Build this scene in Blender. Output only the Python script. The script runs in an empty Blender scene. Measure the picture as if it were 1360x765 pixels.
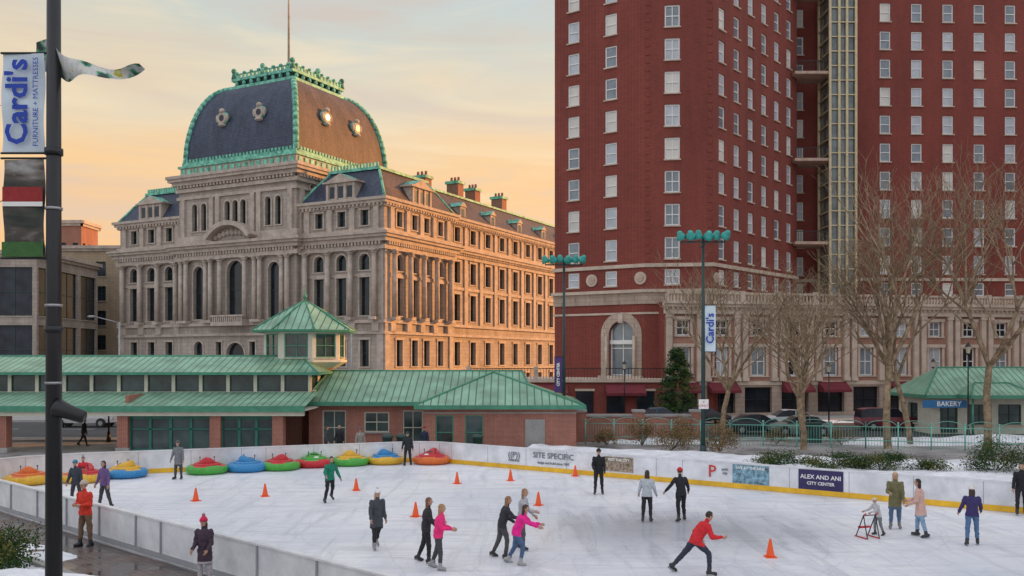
import bpy, bmesh, math, random
from mathutils import Vector, Matrix
random.seed(7)
R=random.Random(11)
scene=bpy.context.scene
col=scene.collection
# ------------------------------------------------------------ materials
MC={}
def nodes_of(name):
    m=bpy.data.materials.new(name); m.use_nodes=True
    nt=m.node_tree; b=nt.nodes.get('Principled BSDF'); return m,nt,b
def mat(name,c,rough=.8,var=.15,scale=3.0,bump=0.0,metal=0.0,stretch=(1,1,1),spec=None,c2=None):
    if name in MC: return MC[name]
    m,nt,b=nodes_of(name)
    N=nt.nodes;Lk=nt.links
    tc=N.new('ShaderNodeTexCoord'); mp=N.new('ShaderNodeMapping'); mp.inputs['Scale'].default_value=stretch
    Lk.new(tc.outputs['Object'],mp.inputs['Vector'])
    nz=N.new('ShaderNodeTexNoise'); nz.inputs['Scale'].default_value=scale; nz.inputs['Detail'].default_value=6; nz.inputs['Roughness'].default_value=.65
    Lk.new(mp.outputs[0],nz.inputs['Vector'])
    cr=N.new('ShaderNodeValToRGB')
    lo=[max(0,x*(1-var)) for x in c]; hi=[min(1,x*(1+var)) for x in (c2 or c)]
    cr.color_ramp.elements[0].position=.32; cr.color_ramp.elements[1].position=.68
    cr.color_ramp.elements[0].color=(*lo,1); cr.color_ramp.elements[1].color=(*hi,1)
    Lk.new(nz.outputs[0],cr.inputs[0]); Lk.new(cr.outputs[0],b.inputs['Base Color'])
    b.inputs['Roughness'].default_value=rough; b.inputs['Metallic'].default_value=metal
    if spec is not None: b.inputs['Specular IOR Level'].default_value=spec
    if bump>0:
        bp=N.new('ShaderNodeBump'); bp.inputs['Strength'].default_value=bump; bp.inputs['Distance'].default_value=.05
        Lk.new(nz.outputs[0],bp.inputs['Height']); Lk.new(bp.outputs[0],b.inputs['Normal'])
    MC[name]=m; return m
def masonry(name,c1,c2,mortar,w,h,ms=.02,rough=.85,noise=.25,nscale=.25):
    m,nt,b=nodes_of(name); N=nt.nodes;Lk=nt.links
    tc=N.new('ShaderNodeTexCoord'); sp=N.new('ShaderNodeSeparateXYZ'); Lk.new(tc.outputs['Object'],sp.inputs[0])
    ad=N.new('ShaderNodeMath'); Lk.new(sp.outputs[0],ad.inputs[0]); Lk.new(sp.outputs[1],ad.inputs[1])
    cb=N.new('ShaderNodeCombineXYZ'); Lk.new(ad.outputs[0],cb.inputs[0]); Lk.new(sp.outputs[2],cb.inputs[1])
    bt=N.new('ShaderNodeTexBrick'); Lk.new(cb.outputs[0],bt.inputs['Vector'])
    bt.inputs['Color1'].default_value=(*c1,1); bt.inputs['Color2'].default_value=(*c2,1); bt.inputs['Mortar'].default_value=(*mortar,1)
    bt.inputs['Scale'].default_value=1; bt.inputs['Brick Width'].default_value=w; bt.inputs['Row Height'].default_value=h
    bt.inputs['Mortar Size'].default_value=ms; bt.inputs['Mortar Smooth'].default_value=.3
    def gn(sc,st,lo,hi):
        nz=N.new('ShaderNodeTexNoise'); nz.inputs['Scale'].default_value=sc; nz.inputs['Detail'].default_value=8; nz.inputs['Roughness'].default_value=.7
        mp=N.new('ShaderNodeMapping'); mp.inputs['Scale'].default_value=st; Lk.new(tc.outputs['Object'],mp.inputs[0]); Lk.new(mp.outputs[0],nz.inputs['Vector'])
        mr=N.new('ShaderNodeMapRange'); mr.inputs[1].default_value=.3; mr.inputs[2].default_value=.7; mr.inputs[3].default_value=lo; mr.inputs[4].default_value=hi
        Lk.new(nz.outputs[0],mr.inputs[0]); return mr
    a=gn(nscale,(1.6,1.6,.5),1-noise,1+noise*.6); s=gn(nscale*3,(2.5,2.5,.18),1-noise*.55,1+noise*.35)
    mu=N.new('ShaderNodeMath'); mu.operation='MULTIPLY'; Lk.new(a.outputs[0],mu.inputs[0]); Lk.new(s.outputs[0],mu.inputs[1])
    mx=N.new('ShaderNodeVectorMath'); mx.operation='SCALE'; Lk.new(bt.outputs['Color'],mx.inputs[0]); Lk.new(mu.outputs[0],mx.inputs['Scale'])
    Lk.new(mx.outputs[0],b.inputs['Base Color']); b.inputs['Roughness'].default_value=rough
    bp=N.new('ShaderNodeBump'); bp.inputs['Strength'].default_value=.3; bp.inputs['Distance'].default_value=.02; bp.invert=True
    Lk.new(bt.outputs['Fac'],bp.inputs['Height']); Lk.new(bp.outputs[0],b.inputs['Normal'])
    MC[name]=m; return m
def seam(name,c,axis,sp_=.45):
    m,nt,b=nodes_of(name); N=nt.nodes;Lk=nt.links
    tc=N.new('ShaderNodeTexCoord'); sp=N.new('ShaderNodeSeparateXYZ'); Lk.new(tc.outputs['Object'],sp.inputs[0])
    d=N.new('ShaderNodeMath'); d.operation='DIVIDE'; d.inputs[1].default_value=sp_; Lk.new(sp.outputs[axis],d.inputs[0])
    f=N.new('ShaderNodeMath'); f.operation='FRACT'; Lk.new(d.outputs[0],f.inputs[0])
    g=N.new('ShaderNodeMath'); g.operation='LESS_THAN'; g.inputs[1].default_value=.16; Lk.new(f.outputs[0],g.inputs[0])
    nz=N.new('ShaderNodeTexNoise'); nz.inputs['Scale'].default_value=.8; nz.inputs['Detail'].default_value=7; Lk.new(tc.outputs['Object'],nz.inputs['Vector'])
    cr=N.new('ShaderNodeValToRGB'); cr.color_ramp.elements[0].position=.3; cr.color_ramp.elements[1].position=.7
    cr.color_ramp.elements[0].color=(*[x*.7 for x in c],1); cr.color_ramp.elements[1].color=(*[min(1,x*1.3) for x in c],1)
    Lk.new(nz.outputs[0],cr.inputs[0])
    mx=N.new('ShaderNodeMixRGB'); Lk.new(g.outputs[0],mx.inputs[0]); Lk.new(cr.outputs[0],mx.inputs[1]); mx.inputs[2].default_value=(*[x*.32 for x in c],1)
    Lk.new(mx.outputs[0],b.inputs['Base Color']); b.inputs['Roughness'].default_value=.5
    bp=N.new('ShaderNodeBump'); bp.inputs['Strength'].default_value=.6; bp.inputs['Distance'].default_value=.04
    Lk.new(g.outputs[0],bp.inputs['Height']); Lk.new(bp.outputs[0],b.inputs['Normal'])
    MC[name]=m; return m
def glass(name,c,rough=.08,var=.4,spec=.8):
    return mat(name,c,rough,var,.6,0,0,spec=spec)

brick_red=masonry('hotel_brick',(.27,.048,.033),(.20,.033,.024),(.27,.11,.085),.22,.075,.008,noise=.26,nscale=.12)
brick_pav=masonry('pavilion_brick',(.42,.12,.07),(.32,.085,.055),(.40,.30,.25),.22,.075,.012,noise=.2,nscale=.8)
brick_bg=masonry('old_brick',(.38,.13,.08),(.30,.10,.06),(.34,.25,.2),.22,.075,.012)
granite=masonry('granite_ashlar',(.47,.40,.34),(.40,.345,.30),(.26,.22,.19),1.3,.52,.022,noise=.30,nscale=.35)
granite_sm=mat('granite_trim',(.47,.40,.34),.8,.25,1.2,.2)
limestone=mat('limestone_trim',(.56,.46,.37),.8,.2,1.0,.2)
limeblock=masonry('limestone_block',(.54,.42,.33),(.48,.37,.30),(.32,.25,.2),1.0,.45,.02,noise=.3,nscale=.3)
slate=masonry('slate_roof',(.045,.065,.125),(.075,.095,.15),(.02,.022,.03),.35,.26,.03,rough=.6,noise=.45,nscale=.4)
slate_br=masonry('slate_roof_sunlit',(.17,.105,.085),(.11,.085,.085),(.05,.04,.035),.35,.26,.03,rough=.65,noise=.45,nscale=.4)  # same slate in brown: warm low sunlight put into the colour
copper=mat('verdigris_copper',(.06,.31,.23),.6,.45,1.5,.2,c2=(.20,.54,.40))
dark_glass=glass('dark_window_glass',(.018,.022,.03),.12,.4,.4)
hg1=glass('hotel_glass_pale',(.46,.50,.54),.2,.2); hg2=glass('hotel_glass_grey',(.20,.24,.27),.1,.3); hg3=glass('hotel_glass_blind',(.66,.64,.58),.5,.1)
white=mat('white_paint',(.82,.82,.80),.5,.06,2)
dkframe=mat('dark_green_frame',(.02,.06,.05),.5,.2,2)
grframe=mat('green_door_frame',(.02,.16,.12),.5,.2,2)
black=mat('black_paint',(.012,.013,.016),.4,.2,2)
steel=mat('steel',(.35,.35,.36),.4,.1,5,metal=.7)
seamx=seam('green_seam_roof_x',(.21,.39,.27),0); seamy=seam('green_seam_roof_y',(.21,.39,.27),1)
greentrim=mat('green_fascia',(.06,.25,.16),.5,.2,2)
creamtrim=mat('cream_trim',(.60,.58,.48),.6,.1,2)
teal=mat('teal_paint',(.04,.34,.30),.5,.25,2)

# ------------------------------------------------------------ mesh builder
class MB:
    def __init__(s): s.v=[];s.f=[];s.m=[];s.sm=[]
    def poly(s,pts,mi=0,sm=False):
        n=len(s.v); s.v+= [tuple(p) for p in pts]; s.f.append(tuple(range(n,n+len(pts)))); s.m.append(mi); s.sm.append(sm)
    def box(s,x0,x1,y0,y1,z0,z1,mi=0,M=None):
        P=[(x0,y0,z0),(x1,y0,z0),(x1,y1,z0),(x0,y1,z0),(x0,y0,z1),(x1,y0,z1),(x1,y1,z1),(x0,y1,z1)]
        if M is not None: P=[M@Vector(p) for p in P]
        s.hexa(P,mi)
    def hexa(s,P,mi=0):
        n=len(s.v); s.v+=[tuple(p) for p in P]
        for q in ((0,3,2,1),(4,5,6,7),(0,1,5,4),(1,2,6,5),(2,3,7,6),(3,0,4,7)):
            s.f.append(tuple(n+i for i in q)); s.m.append(mi); s.sm.append(False)
    def tube(s,p0,p1,r0,r1,n=8,mi=0,cap=True,sm=True):
        p0=Vector(p0);p1=Vector(p1);d=p1-p0
        if d.length<1e-6: return
        d.normalize(); a=Vector((0,0,1)) if abs(d.z)<.9 else Vector((1,0,0))
        u=d.cross(a).normalized(); w=d.cross(u)
        b=len(s.v)
        for p,r in ((p0,r0),(p1,r1)):
            for i in range(n):
                t=2*math.pi*i/n; s.v.append(tuple(p+u*(math.cos(t)*r)+w*(math.sin(t)*r)))
        for i in range(n):
            j=(i+1)%n; s.f.append((b+i,b+n+i,b+n+j,b+j)); s.m.append(mi); s.sm.append(sm)
        if cap:
            s.f.append(tuple(b+i for i in range(n))); s.m.append(mi); s.sm.append(False)
            s.f.append(tuple(b+n+i for i in reversed(range(n)))); s.m.append(mi); s.sm.append(False)
    def ell(s,c,r,mi=0,nu=12,nv=8,M=None,keep=None,rot=None):
        b=len(s.v); c=Vector(c)
        for j in range(nv+1):
            ph=math.pi*j/nv
            for i in range(nu):
                th=2*math.pi*i/nu
                q=Vector((math.sin(ph)*math.cos(th)*r[0],math.sin(ph)*math.sin(th)*r[1],math.cos(ph)*r[2]))
                if rot is not None: q=rot@q
                q=q+c
                if M is not None: q=M@q
                s.v.append(tuple(q))
        for j in range(nv):
            for i in range(nu):
                i2=(i+1)%nu
                if keep:
                    th=2*math.pi*(i+.5)/nu; ph=math.pi*(j+.5)/nv
                    if not keep(math.sin(ph)*math.cos(th),math.sin(ph)*math.sin(th),math.cos(ph)): continue
                s.f.append((b+j*nu+i,b+(j+1)*nu+i,b+(j+1)*nu+i2,b+j*nu+i2)); s.m.append(mi); s.sm.append(True)
    def torus(s,c,R_,r,mi=0,n=28,k=10,mf=None,sz=1.0):
        b=len(s.v)
        for i in range(n):
            a=2*math.pi*i/n
            for j in range(k):
                t=2*math.pi*j/k; rr=R_+r*math.cos(t)
                s.v.append((c[0]+rr*math.cos(a),c[1]+rr*math.sin(a),c[2]+r*math.sin(t)*sz))
        for i in range(n):
            for j in range(k):
                i2=(i+1)%n;j2=(j+1)%k
                s.f.append((b+i*k+j,b+i2*k+j,b+i2*k+j2,b+i*k+j2)); s.m.append(mf(i,j) if mf else mi); s.sm.append(True)
    def loft(s,rings,mi=0,cap=True,sm=True,mf=None):
        b=len(s.v); n=len(rings[0])
        for r in rings: s.v+=[tuple(p) for p in r]
        for k in range(len(rings)-1):
            for i in range(n):
                j=(i+1)%n
                s.f.append((b+k*n+i,b+k*n+j,b+(k+1)*n+j,b+(k+1)*n+i)); s.m.append(mf(k,i) if mf else mi); s.sm.append(sm)
        if cap:
            s.f.append(tuple(b+i for i in reversed(range(n)))); s.m.append(mi); s.sm.append(False)
            e=b+(len(rings)-1)*n
            s.f.append(tuple(e+i for i in range(n))); s.m.append(mi); s.sm.append(False)
    def obj(s,name,mats,parent=None,loc=None,rz=0,fix=False):
        me=bpy.data.meshes.new(name); me.from_pydata(s.v,[],s.f)
        for m in mats: me.materials.append(m)
        me.polygons.foreach_set('material_index',s.m); me.polygons.foreach_set('use_smooth',s.sm)
        if fix:
            bm=bmesh.new(); bm.from_mesh(me); bmesh.ops.recalc_face_normals(bm,faces=bm.faces); bm.to_mesh(me); bm.free()
        me.update()
        o=bpy.data.objects.new(name,me); col.objects.link(o)
        if parent: o.parent=parent
        if loc: o.location=loc
        if rz: o.rotation_euler=(0,0,rz)
        return o
def empty(name,loc=(0,0,0),rz=0):
    e=bpy.data.objects.new(name,None); e.location=loc; e.rotation_euler=(0,0,rz); col.objects.link(e); return e
def text(s,parent,loc,size,m,rx=math.pi/2,rz=0,ry=0,ext=.004,align='CENTER',name='lettering',bold=0):
    c=bpy.data.curves.new(name,'FONT'); c.body=s; c.size=size; c.extrude=ext; c.align_x=align; c.align_y='CENTER'; c.resolution_u=2; c.offset=bold
    c.materials.append(m); o=bpy.data.objects.new(name,c); col.objects.link(o); o.parent=parent; o.location=loc; o.rotation_euler=(rx,ry,rz); return o

class Fr:
    def __init__(s,o,p1):
        s.o=Vector((o[0],o[1],0)); d=Vector((p1[0]-o[0],p1[1]-o[1],0)); s.L=d.length; s.u=d.normalized(); s.n=Vector((s.u.y,-s.u.x,0))
    def p(s,u,z,d=0): return s.o+s.u*u+s.n*d+Vector((0,0,z))
def fbox(mb,F,u0,u1,z0,z1,d0,d1,mi):
    mb.hexa([F.p(u0,z0,d1),F.p(u1,z0,d1),F.p(u1,z0,d0),F.p(u0,z0,d0),F.p(u0,z1,d1),F.p(u1,z1,d1),F.p(u1,z1,d0),F.p(u0,z1,d0)],mi)
def facade(mb,F,u0,u1,z0,z1,wins,mw,mf,mg,ms,depth=.28,fw=.1,surround=0,sill=.12,midrail=True,mull=False,lintel=0):
    """wins: (uc,zb,w,h,arch)"""
    us=sorted({u0,u1,*[w[0]-w[2]/2 for w in wins],*[w[0]+w[2]/2 for w in wins]})
    zs=sorted({z0,z1,*[w[1] for w in wins],*[w[1]+w[3] for w in wins]})
    for k in range(len(zs)-1):
        zc=(zs[k]+zs[k+1])/2; run=None
        act=[w for w in wins if w[1]<zc<w[1]+w[3]]
        for i in range(len(us)-1):
            uc=(us[i]+us[i+1])/2
            hole=any(abs(uc-w[0])<w[2]/2 for w in act)
            if not hole and run is None: run=us[i]
            if hole and run is not None:
                mb.poly([F.p(run,zs[k]),F.p(us[i],zs[k]),F.p(us[i],zs[k+1]),F.p(run,zs[k+1])],mw); run=None
        if run is not None: mb.poly([F.p(run,zs[k]),F.p(us[-1],zs[k]),F.p(us[-1],zs[k+1]),F.p(run,zs[k+1])],mw)
    for w in wins:
        uc,zb,ww,h,arch=w[:5]; a=uc-ww/2;b=uc+ww/2;zt=zb+h
        g=mg if not isinstance(mg,(list,tuple)) else R.choice(mg)
        mb.poly([F.p(a,zb,-depth),F.p(b,zb,-depth),F.p(b,zt,-depth),F.p(a,zt,-depth)],g)
        mb.poly([F.p(a,zb),F.p(a,zb,-depth),F.p(a,zt,-depth),F.p(a,zt)],mw)
        mb.poly([F.p(b,zb,-depth),F.p(b,zb),F.p(b,zt),F.p(b,zt,-depth)],mw)
        mb.poly([F.p(a,zb,-depth),F.p(a,zb),F.p(b,zb),F.p(b,zb,-depth)],mw)
        mb.poly([F.p(a,zt),F.p(a,zt,-depth),F.p(b,zt,-depth),F.p(b,zt)],mw)
        d0=-depth+.003; d1=-depth+.07
        fbox(mb,F,a,a+fw,zb,zt,d0,d1,mf); fbox(mb,F,b-fw,b,zb,zt,d0,d1,mf)
        fbox(mb,F,a+fw,b-fw,zb,zb+fw,d0,d1,mf); fbox(mb,F,a+fw,b-fw,zt-fw,zt,d0,d1,mf)
        if midrail: fbox(mb,F,a+fw,b-fw,zb+h*.5-fw*.35,zb+h*.5+fw*.35,d0,d1+.01,mf)
        if mull: fbox(mb,F,uc-fw*.3,uc+fw*.3,zb+fw,zt-fw,d0,d1-.01,mf)
        if arch:
            r=ww/2; zc=zt-r; n=6
            for sgn in (-1,1):
                arc=[F.p(uc+sgn*r*math.cos(math.pi/2*i/n),zc+r*math.sin(math.pi/2*i/n)) for i in range(n+1)]
                cor=F.p(uc+sgn*r,zt)
                for i in range(n):
                    tri=[cor,arc[i],arc[i+1]] if sgn<0 else [cor,arc[i+1],arc[i]]
                    mb.poly(tri,mw)
                    q=[arc[i],arc[i+1],arc[i+1]-F.n*depth,arc[i]-F.n*depth]
                    mb.poly(q,mw)
            if surround:
                for i in range(12):
                    t0=math.pi*i/12;t1=math.pi*(i+1)/12;ro=r+surround
                    P=[]
                    for dd in (0.004,.12):
                        for (rr,t) in ((r,t0),(ro,t0),(ro,t1),(r,t1)): P.append(F.p(uc+rr*math.cos(t),zc+rr*math.sin(t),dd))
                    mb.hexa(P,ms)
                fbox(mb,F,a-surround,a,zb,zc,.0,.12,ms); fbox(mb,F,b,b+surround,zb,zc,.0,.12,ms)
        elif surround:
            fbox(mb,F,a-surround,a,zb,zt,.0,.1,ms); fbox(mb,F,b,b+surround,zb,zt,.0,.1,ms)
            fbox(mb,F,a-surround*1.4,b+surround*1.4,zt,zt+surround*1.3,.0,.16,ms)
        if sill: fbox(mb,F,a-.1-surround,b+.1+surround,zb-sill,zb,-depth+.002,.14,ms)
        if lintel: fbox(mb,F,a-.12,b+.12,zt,zt+lintel,-.01,.03,ms)

# ------------------------------------------------------------ camera / light / sky
cam=bpy.data.cameras.new('camera'); co=bpy.data.objects.new('camera',cam); col.objects.link(co)
cam.sensor_width=36; cam.lens=1200/1360*36; cam.shift_y=(476-382.5)/1360; cam.clip_end=6000; cam.clip_start=.1
co.location=(0,0,5.6); co.rotation_euler=(math.pi/2,0,0); scene.camera=co
az=math.radians(68); el=math.radians(13)
Ld=Vector((math.sin(az)*math.cos(el),math.cos(az)*math.cos(el),math.sin(el)))
sl=bpy.data.lights.new('sun','SUN'); sl.energy=5.0; sl.angle=math.radians(3); sl.color=(1,.40,.08)
so=bpy.data.objects.new('sun',sl); col.objects.link(so); so.rotation_euler=(-Ld).to_track_quat('-Z','Y').to_euler(); so.location=(200,120,80)
w=bpy.data.worlds.new('World'); scene.world=w; w.use_nodes=True
nt=w.node_tree; N=nt.nodes; Lk=nt.links
for n in list(N): N.remove(n)
out=N.new('ShaderNodeOutputWorld'); add=N.new('ShaderNodeAddShader')
b1=N.new('ShaderNodeBackground'); b1.inputs[1].default_value=.05
sky=N.new('ShaderNodeTexSky'); sky.sky_type='NISHITA'; sky.sun_disc=False; sky.sun_elevation=el; sky.sun_rotation=az
Lk.new(sky.outputs[0],b1.inputs[0])
tc=N.new('ShaderNodeTexCoord'); sp=N.new('ShaderNodeSeparateXYZ'); Lk.new(tc.outputs['Generated'],sp.inputs[0])
def ramp(els):
    c=N.new('ShaderNodeValToRGB'); r=c.color_ramp
    while len(r.elements)<len(els): r.elements.new(.5)
    for e,(p,cc) in zip(r.elements,els): e.position=p; e.color=(*cc,1)
    return c
def cloudn(sc,loc,scale,det=8,dist=.6):
    mp=N.new('ShaderNodeMapping'); mp.inputs['Scale'].default_value=sc; mp.inputs['Location'].default_value=loc; mp.inputs['Rotation'].default_value=(0,.12,0); Lk.new(tc.outputs['Generated'],mp.inputs[0])
    cn=N.new('ShaderNodeTexNoise'); cn.inputs['Scale'].default_value=scale; cn.inputs['Detail'].default_value=det; cn.inputs['Roughness'].default_value=.55; cn.inputs['Distortion'].default_value=dist; Lk.new(mp.outputs[0],cn.inputs['Vector']); return cn
cn=cloudn((1.3,1.3,5.5),(3.1,.4,0),1.7,7,.4); cn2=cloudn((1.1,1.1,8.5),(1.3,2.2,.5),2.6,9,1.0)
m1=N.new('ShaderNodeMath'); m1.operation='MULTIPLY_ADD'; m1.inputs[1].default_value=.22; Lk.new(cn.outputs[0],m1.inputs[0])
m0=N.new('ShaderNodeMath'); m0.operation='SUBTRACT'; m0.inputs[1].default_value=.11; Lk.new(sp.outputs[2],m0.inputs[0]); Lk.new(m0.outputs[0],m1.inputs[2])
warm=ramp([(0,(.90,.40,.10)),(.12,(.96,.47,.11)),(.20,(.93,.55,.20)),(.27,(.84,.62,.35)),(.36,(.60,.60,.50)),(.46,(.52,.58,.60)),(1,(1.0,1.02,1.10))]); Lk.new(m1.outputs[0],warm.inputs[0])
cool=ramp([(0,(.76,.72,.74)),(.3,(.80,.82,.90)),(1,(1.0,1.02,1.10))]); Lk.new(m1.outputs[0],cool.inputs[0])
fy=N.new('ShaderNodeMapRange'); fy.inputs[1].default_value=.1; fy.inputs[2].default_value=.7; Lk.new(sp.outputs[1],fy.inputs[0])
mx=N.new('ShaderNodeMixRGB'); Lk.new(fy.outputs[0],mx.inputs[0]); Lk.new(cool.outputs[0],mx.inputs[1]); Lk.new(warm.outputs[0],mx.inputs[2])
cl=N.new('ShaderNodeMapRange'); cl.inputs[1].default_value=.50; cl.inputs[2].default_value=.70; cl.inputs[4].default_value=.6; Lk.new(cn2.outputs[0],cl.inputs[0])
mx2=N.new('ShaderNodeMixRGB'); Lk.new(cl.outputs[0],mx2.inputs[0]); Lk.new(mx.outputs[0],mx2.inputs[1]); mx2.inputs[2].default_value=(.66,.48,.36,1)
cl2=N.new('ShaderNodeMapRange'); cl2.inputs[1].default_value=.30; cl2.inputs[2].default_value=.48; cl2.inputs[3].default_value=.45; cl2.inputs[4].default_value=0; Lk.new(cn2.outputs[0],cl2.inputs[0])
mx3=N.new('ShaderNodeMixRGB'); Lk.new(cl2.outputs[0],mx3.inputs[0]); Lk.new(mx2.outputs[0],mx3.inputs[1]); mx3.inputs[2].default_value=(.98,.76,.44,1)
b2=N.new('ShaderNodeBackground'); b2.inputs[1].default_value=.93; Lk.new(mx3.outputs[0],b2.inputs[0])
Lk.new(b1.outputs[0],add.inputs[0]); Lk.new(b2.outputs[0],add.inputs[1]); Lk.new(add.outputs[0],out.inputs[0])
scene.view_settings.view_transform='Standard'; scene.view_settings.look='None'; scene.view_settings.exposure=0

# ------------------------------------------------------------ ground
gm=mat('pavement_with_snow',(.16,.15,.14),.7,.35,.22,.1,c2=(.40,.39,.39))
mb=MB(); mb.poly([(-2500,-2500,0),(2500,-2500,0),(2500,2500,0),(-2500,2500,0)]); mb.obj('ground',[gm])
asph=mat('asphalt',(.05,.05,.053),.75,.3,.6,.1)
mb=MB(); mb.poly([(-200,63,.006),(200,63,.006),(200,80,.006),(-200,80,.006)],0)
for i in range(-30,40):
    mb.poly([(i*6,71.4,.012),(i*6+3,71.4,.012),(i*6+3,71.55,.012),(i*6,71.55,.012)],1)
for y in (63.5,79.4): mb.poly([(-200,y,.012),(200,y,.012),(200,y+.12,.012),(-200,y+.12,.012)],1)
mb.obj('street',[asph,white])
conc=mat('concrete',(.34,.33,.32),.85,.2,.8,.1)
mb=MB(); mb.box(-200,200,80.2,86.5,-.2,.13,0); mb.box(-200,200,60.8,62.9,-.2,.12,0); mb.obj('sidewalk',[conc])

near=[(13.2,4.65),(5,12.0),(-2.5,18.7),(-10.75,26.1),(-19,33.5)]
curve=[(-21.2,35.6),(-22.8,37.6),(-23.2,39.6),(-22.3,41.4),(-20.3,42.8)]
back=[(-12.5,45.9),(-6.4,48.35)]
c2=[(-5.0,48.75),(-3.9,48.5)]
far=[(-3.2,48.0),(7.6,40.25),(18.4,32.5),(29,24.9),(36,19.9)]
path=near+curve+back+c2+far
def offs(pts,o):
    res=[]
    for i,p in enumerate(pts):
        a=Vector(pts[max(0,i-1)]);b=Vector(p);c=Vector(pts[min(len(pts)-1,i+1)])
        n=Vector((0,0))
        for q,r in ((a,b),(b,c)):
            d=r-q
            if d.length>1e-6:
                d.normalize(); n+=Vector((-d.y,d.x))
        n.normalize(); res.append(b+n*o)
    return res
def strip(mb,pts,o0,o1,z0,z1,mi):
    A=offs(pts,o0);B=offs(pts,o1)
    for i in range(len(pts)-1):
        mb.hexa([(A[i].x,A[i].y,z0),(A[i+1].x,A[i+1].y,z0),(B[i+1].x,B[i+1].y,z0),(B[i].x,B[i].y,z0),
                 (A[i].x,A[i].y,z1),(A[i+1].x,A[i+1].y,z1),(B[i+1].x,B[i+1].y,z1),(B[i].x,B[i].y,z1)],mi)
boardw=mat('rink_board_white',(.68,.69,.72),.35,.10,1.3,c2=(.78,.79,.81))
yel=mat('kickplate_yellow',(.80,.46,.02),.5,.2,1.5)
seamd=mat('board_joint',(.34,.35,.37),.6,.1,2)
mb=MB(); strip(mb,path,0,.1,0,1.08,0); strip(mb,path,-.03,.14,1.08,1.13,0); strip(mb,path,-.025,-.001,.03,.24,1)
strip(mb,path,.101,.13,.05,.2,2)
for i in range(len(path)-1):
    a=Vector(path[i]);b=Vector(path[i+1]);d=b-a;Ln=d.length;d.normalize();n=Vector((-d.y,d.x));t=0
    while t<Ln:
        p=a+d*t
        for o0,o1,hw in ((-.008,-.001,.010),(.101,.15,.02)):
            q=[p-d*hw+n*o0,p+d*hw+n*o0,p+d*hw+n*o1,p-d*hw+n*o1]
            mb.hexa([(x.x,x.y,.25 if o0<0 else .2) for x in q]+[(x.x,x.y,1.07) for x in q],2)
        t+=2.4 
mb.obj('rink_boards',[boardw,yel,seamd],fix=True)

# ice
m,nt_,b=nodes_of('ice_surface'); N=nt_.nodes;Lk=nt_.links
tc=N.new('ShaderNodeTexCoord')
def nz(scale,st=(1,1,1),rot=0,det=6,dist=0):
    mp=N.new('ShaderNodeMapping'); mp.inputs['Scale'].default_value=st; mp.inputs['Rotation'].default_value=(0,0,rot); Lk.new(tc.outputs['Object'],mp.inputs[0])
    n=N.new('ShaderNodeTexNoise'); n.inputs['Scale'].default_value=scale; n.inputs['Detail'].default_value=det; n.inputs['Distortion'].default_value=dist; n.inputs['Roughness'].default_value=.62
    Lk.new(mp.outputs[0],n.inputs['Vector']); return n
big=nz(.16,dist=.6); s1=nz(1.6,(1,.12,1),.9,8,.8); s2=nz(2.4,(.1,1,1),.35,8,1.2)
cr=N.new('ShaderNodeValToRGB'); cr.color_ramp.elements[0].position=.32; cr.color_ramp.elements[0].color=(.64,.68,.75,1); cr.color_ramp.elements[1].position=.62; cr.color_ramp.elements[1].color=(.82,.83,.86,1)
Lk.new(big.outputs[0],cr.inputs[0])
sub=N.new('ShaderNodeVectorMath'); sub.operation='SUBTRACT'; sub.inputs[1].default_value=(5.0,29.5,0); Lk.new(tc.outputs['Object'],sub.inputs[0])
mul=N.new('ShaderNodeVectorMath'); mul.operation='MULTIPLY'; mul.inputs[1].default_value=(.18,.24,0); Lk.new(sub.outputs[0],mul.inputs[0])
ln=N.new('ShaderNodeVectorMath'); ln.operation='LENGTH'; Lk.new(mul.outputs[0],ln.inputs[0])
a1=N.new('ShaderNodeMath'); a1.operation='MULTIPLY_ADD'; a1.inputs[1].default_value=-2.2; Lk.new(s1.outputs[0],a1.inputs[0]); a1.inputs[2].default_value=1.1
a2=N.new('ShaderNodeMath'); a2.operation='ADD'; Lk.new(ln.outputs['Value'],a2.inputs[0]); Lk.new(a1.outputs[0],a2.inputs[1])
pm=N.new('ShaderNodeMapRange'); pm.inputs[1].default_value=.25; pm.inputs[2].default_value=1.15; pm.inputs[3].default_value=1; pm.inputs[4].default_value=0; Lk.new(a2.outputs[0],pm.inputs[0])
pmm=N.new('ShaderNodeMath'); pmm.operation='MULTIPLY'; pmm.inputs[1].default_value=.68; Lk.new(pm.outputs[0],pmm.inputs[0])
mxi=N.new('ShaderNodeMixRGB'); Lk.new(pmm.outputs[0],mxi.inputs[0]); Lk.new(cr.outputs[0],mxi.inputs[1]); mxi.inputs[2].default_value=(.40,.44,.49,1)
sc=N.new('ShaderNodeMath'); sc.operation='MINIMUM'; Lk.new(s1.outputs[0],sc.inputs[0]); Lk.new(s2.outputs[0],sc.inputs[1])
scr=N.new('ShaderNodeMapRange'); scr.inputs[1].default_value=.3; scr.inputs[2].default_value=.5; scr.inputs[3].default_value=.80; scr.inputs[4].default_value=1.05; Lk.new(sc.outputs[0],scr.inputs[0])
vs=N.new('ShaderNodeVectorMath'); vs.operation='SCALE'; Lk.new(mxi.outputs[0],vs.inputs[0]); Lk.new(scr.outputs[0],vs.inputs['Scale'])
prev=vs.outputs[0]
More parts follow.
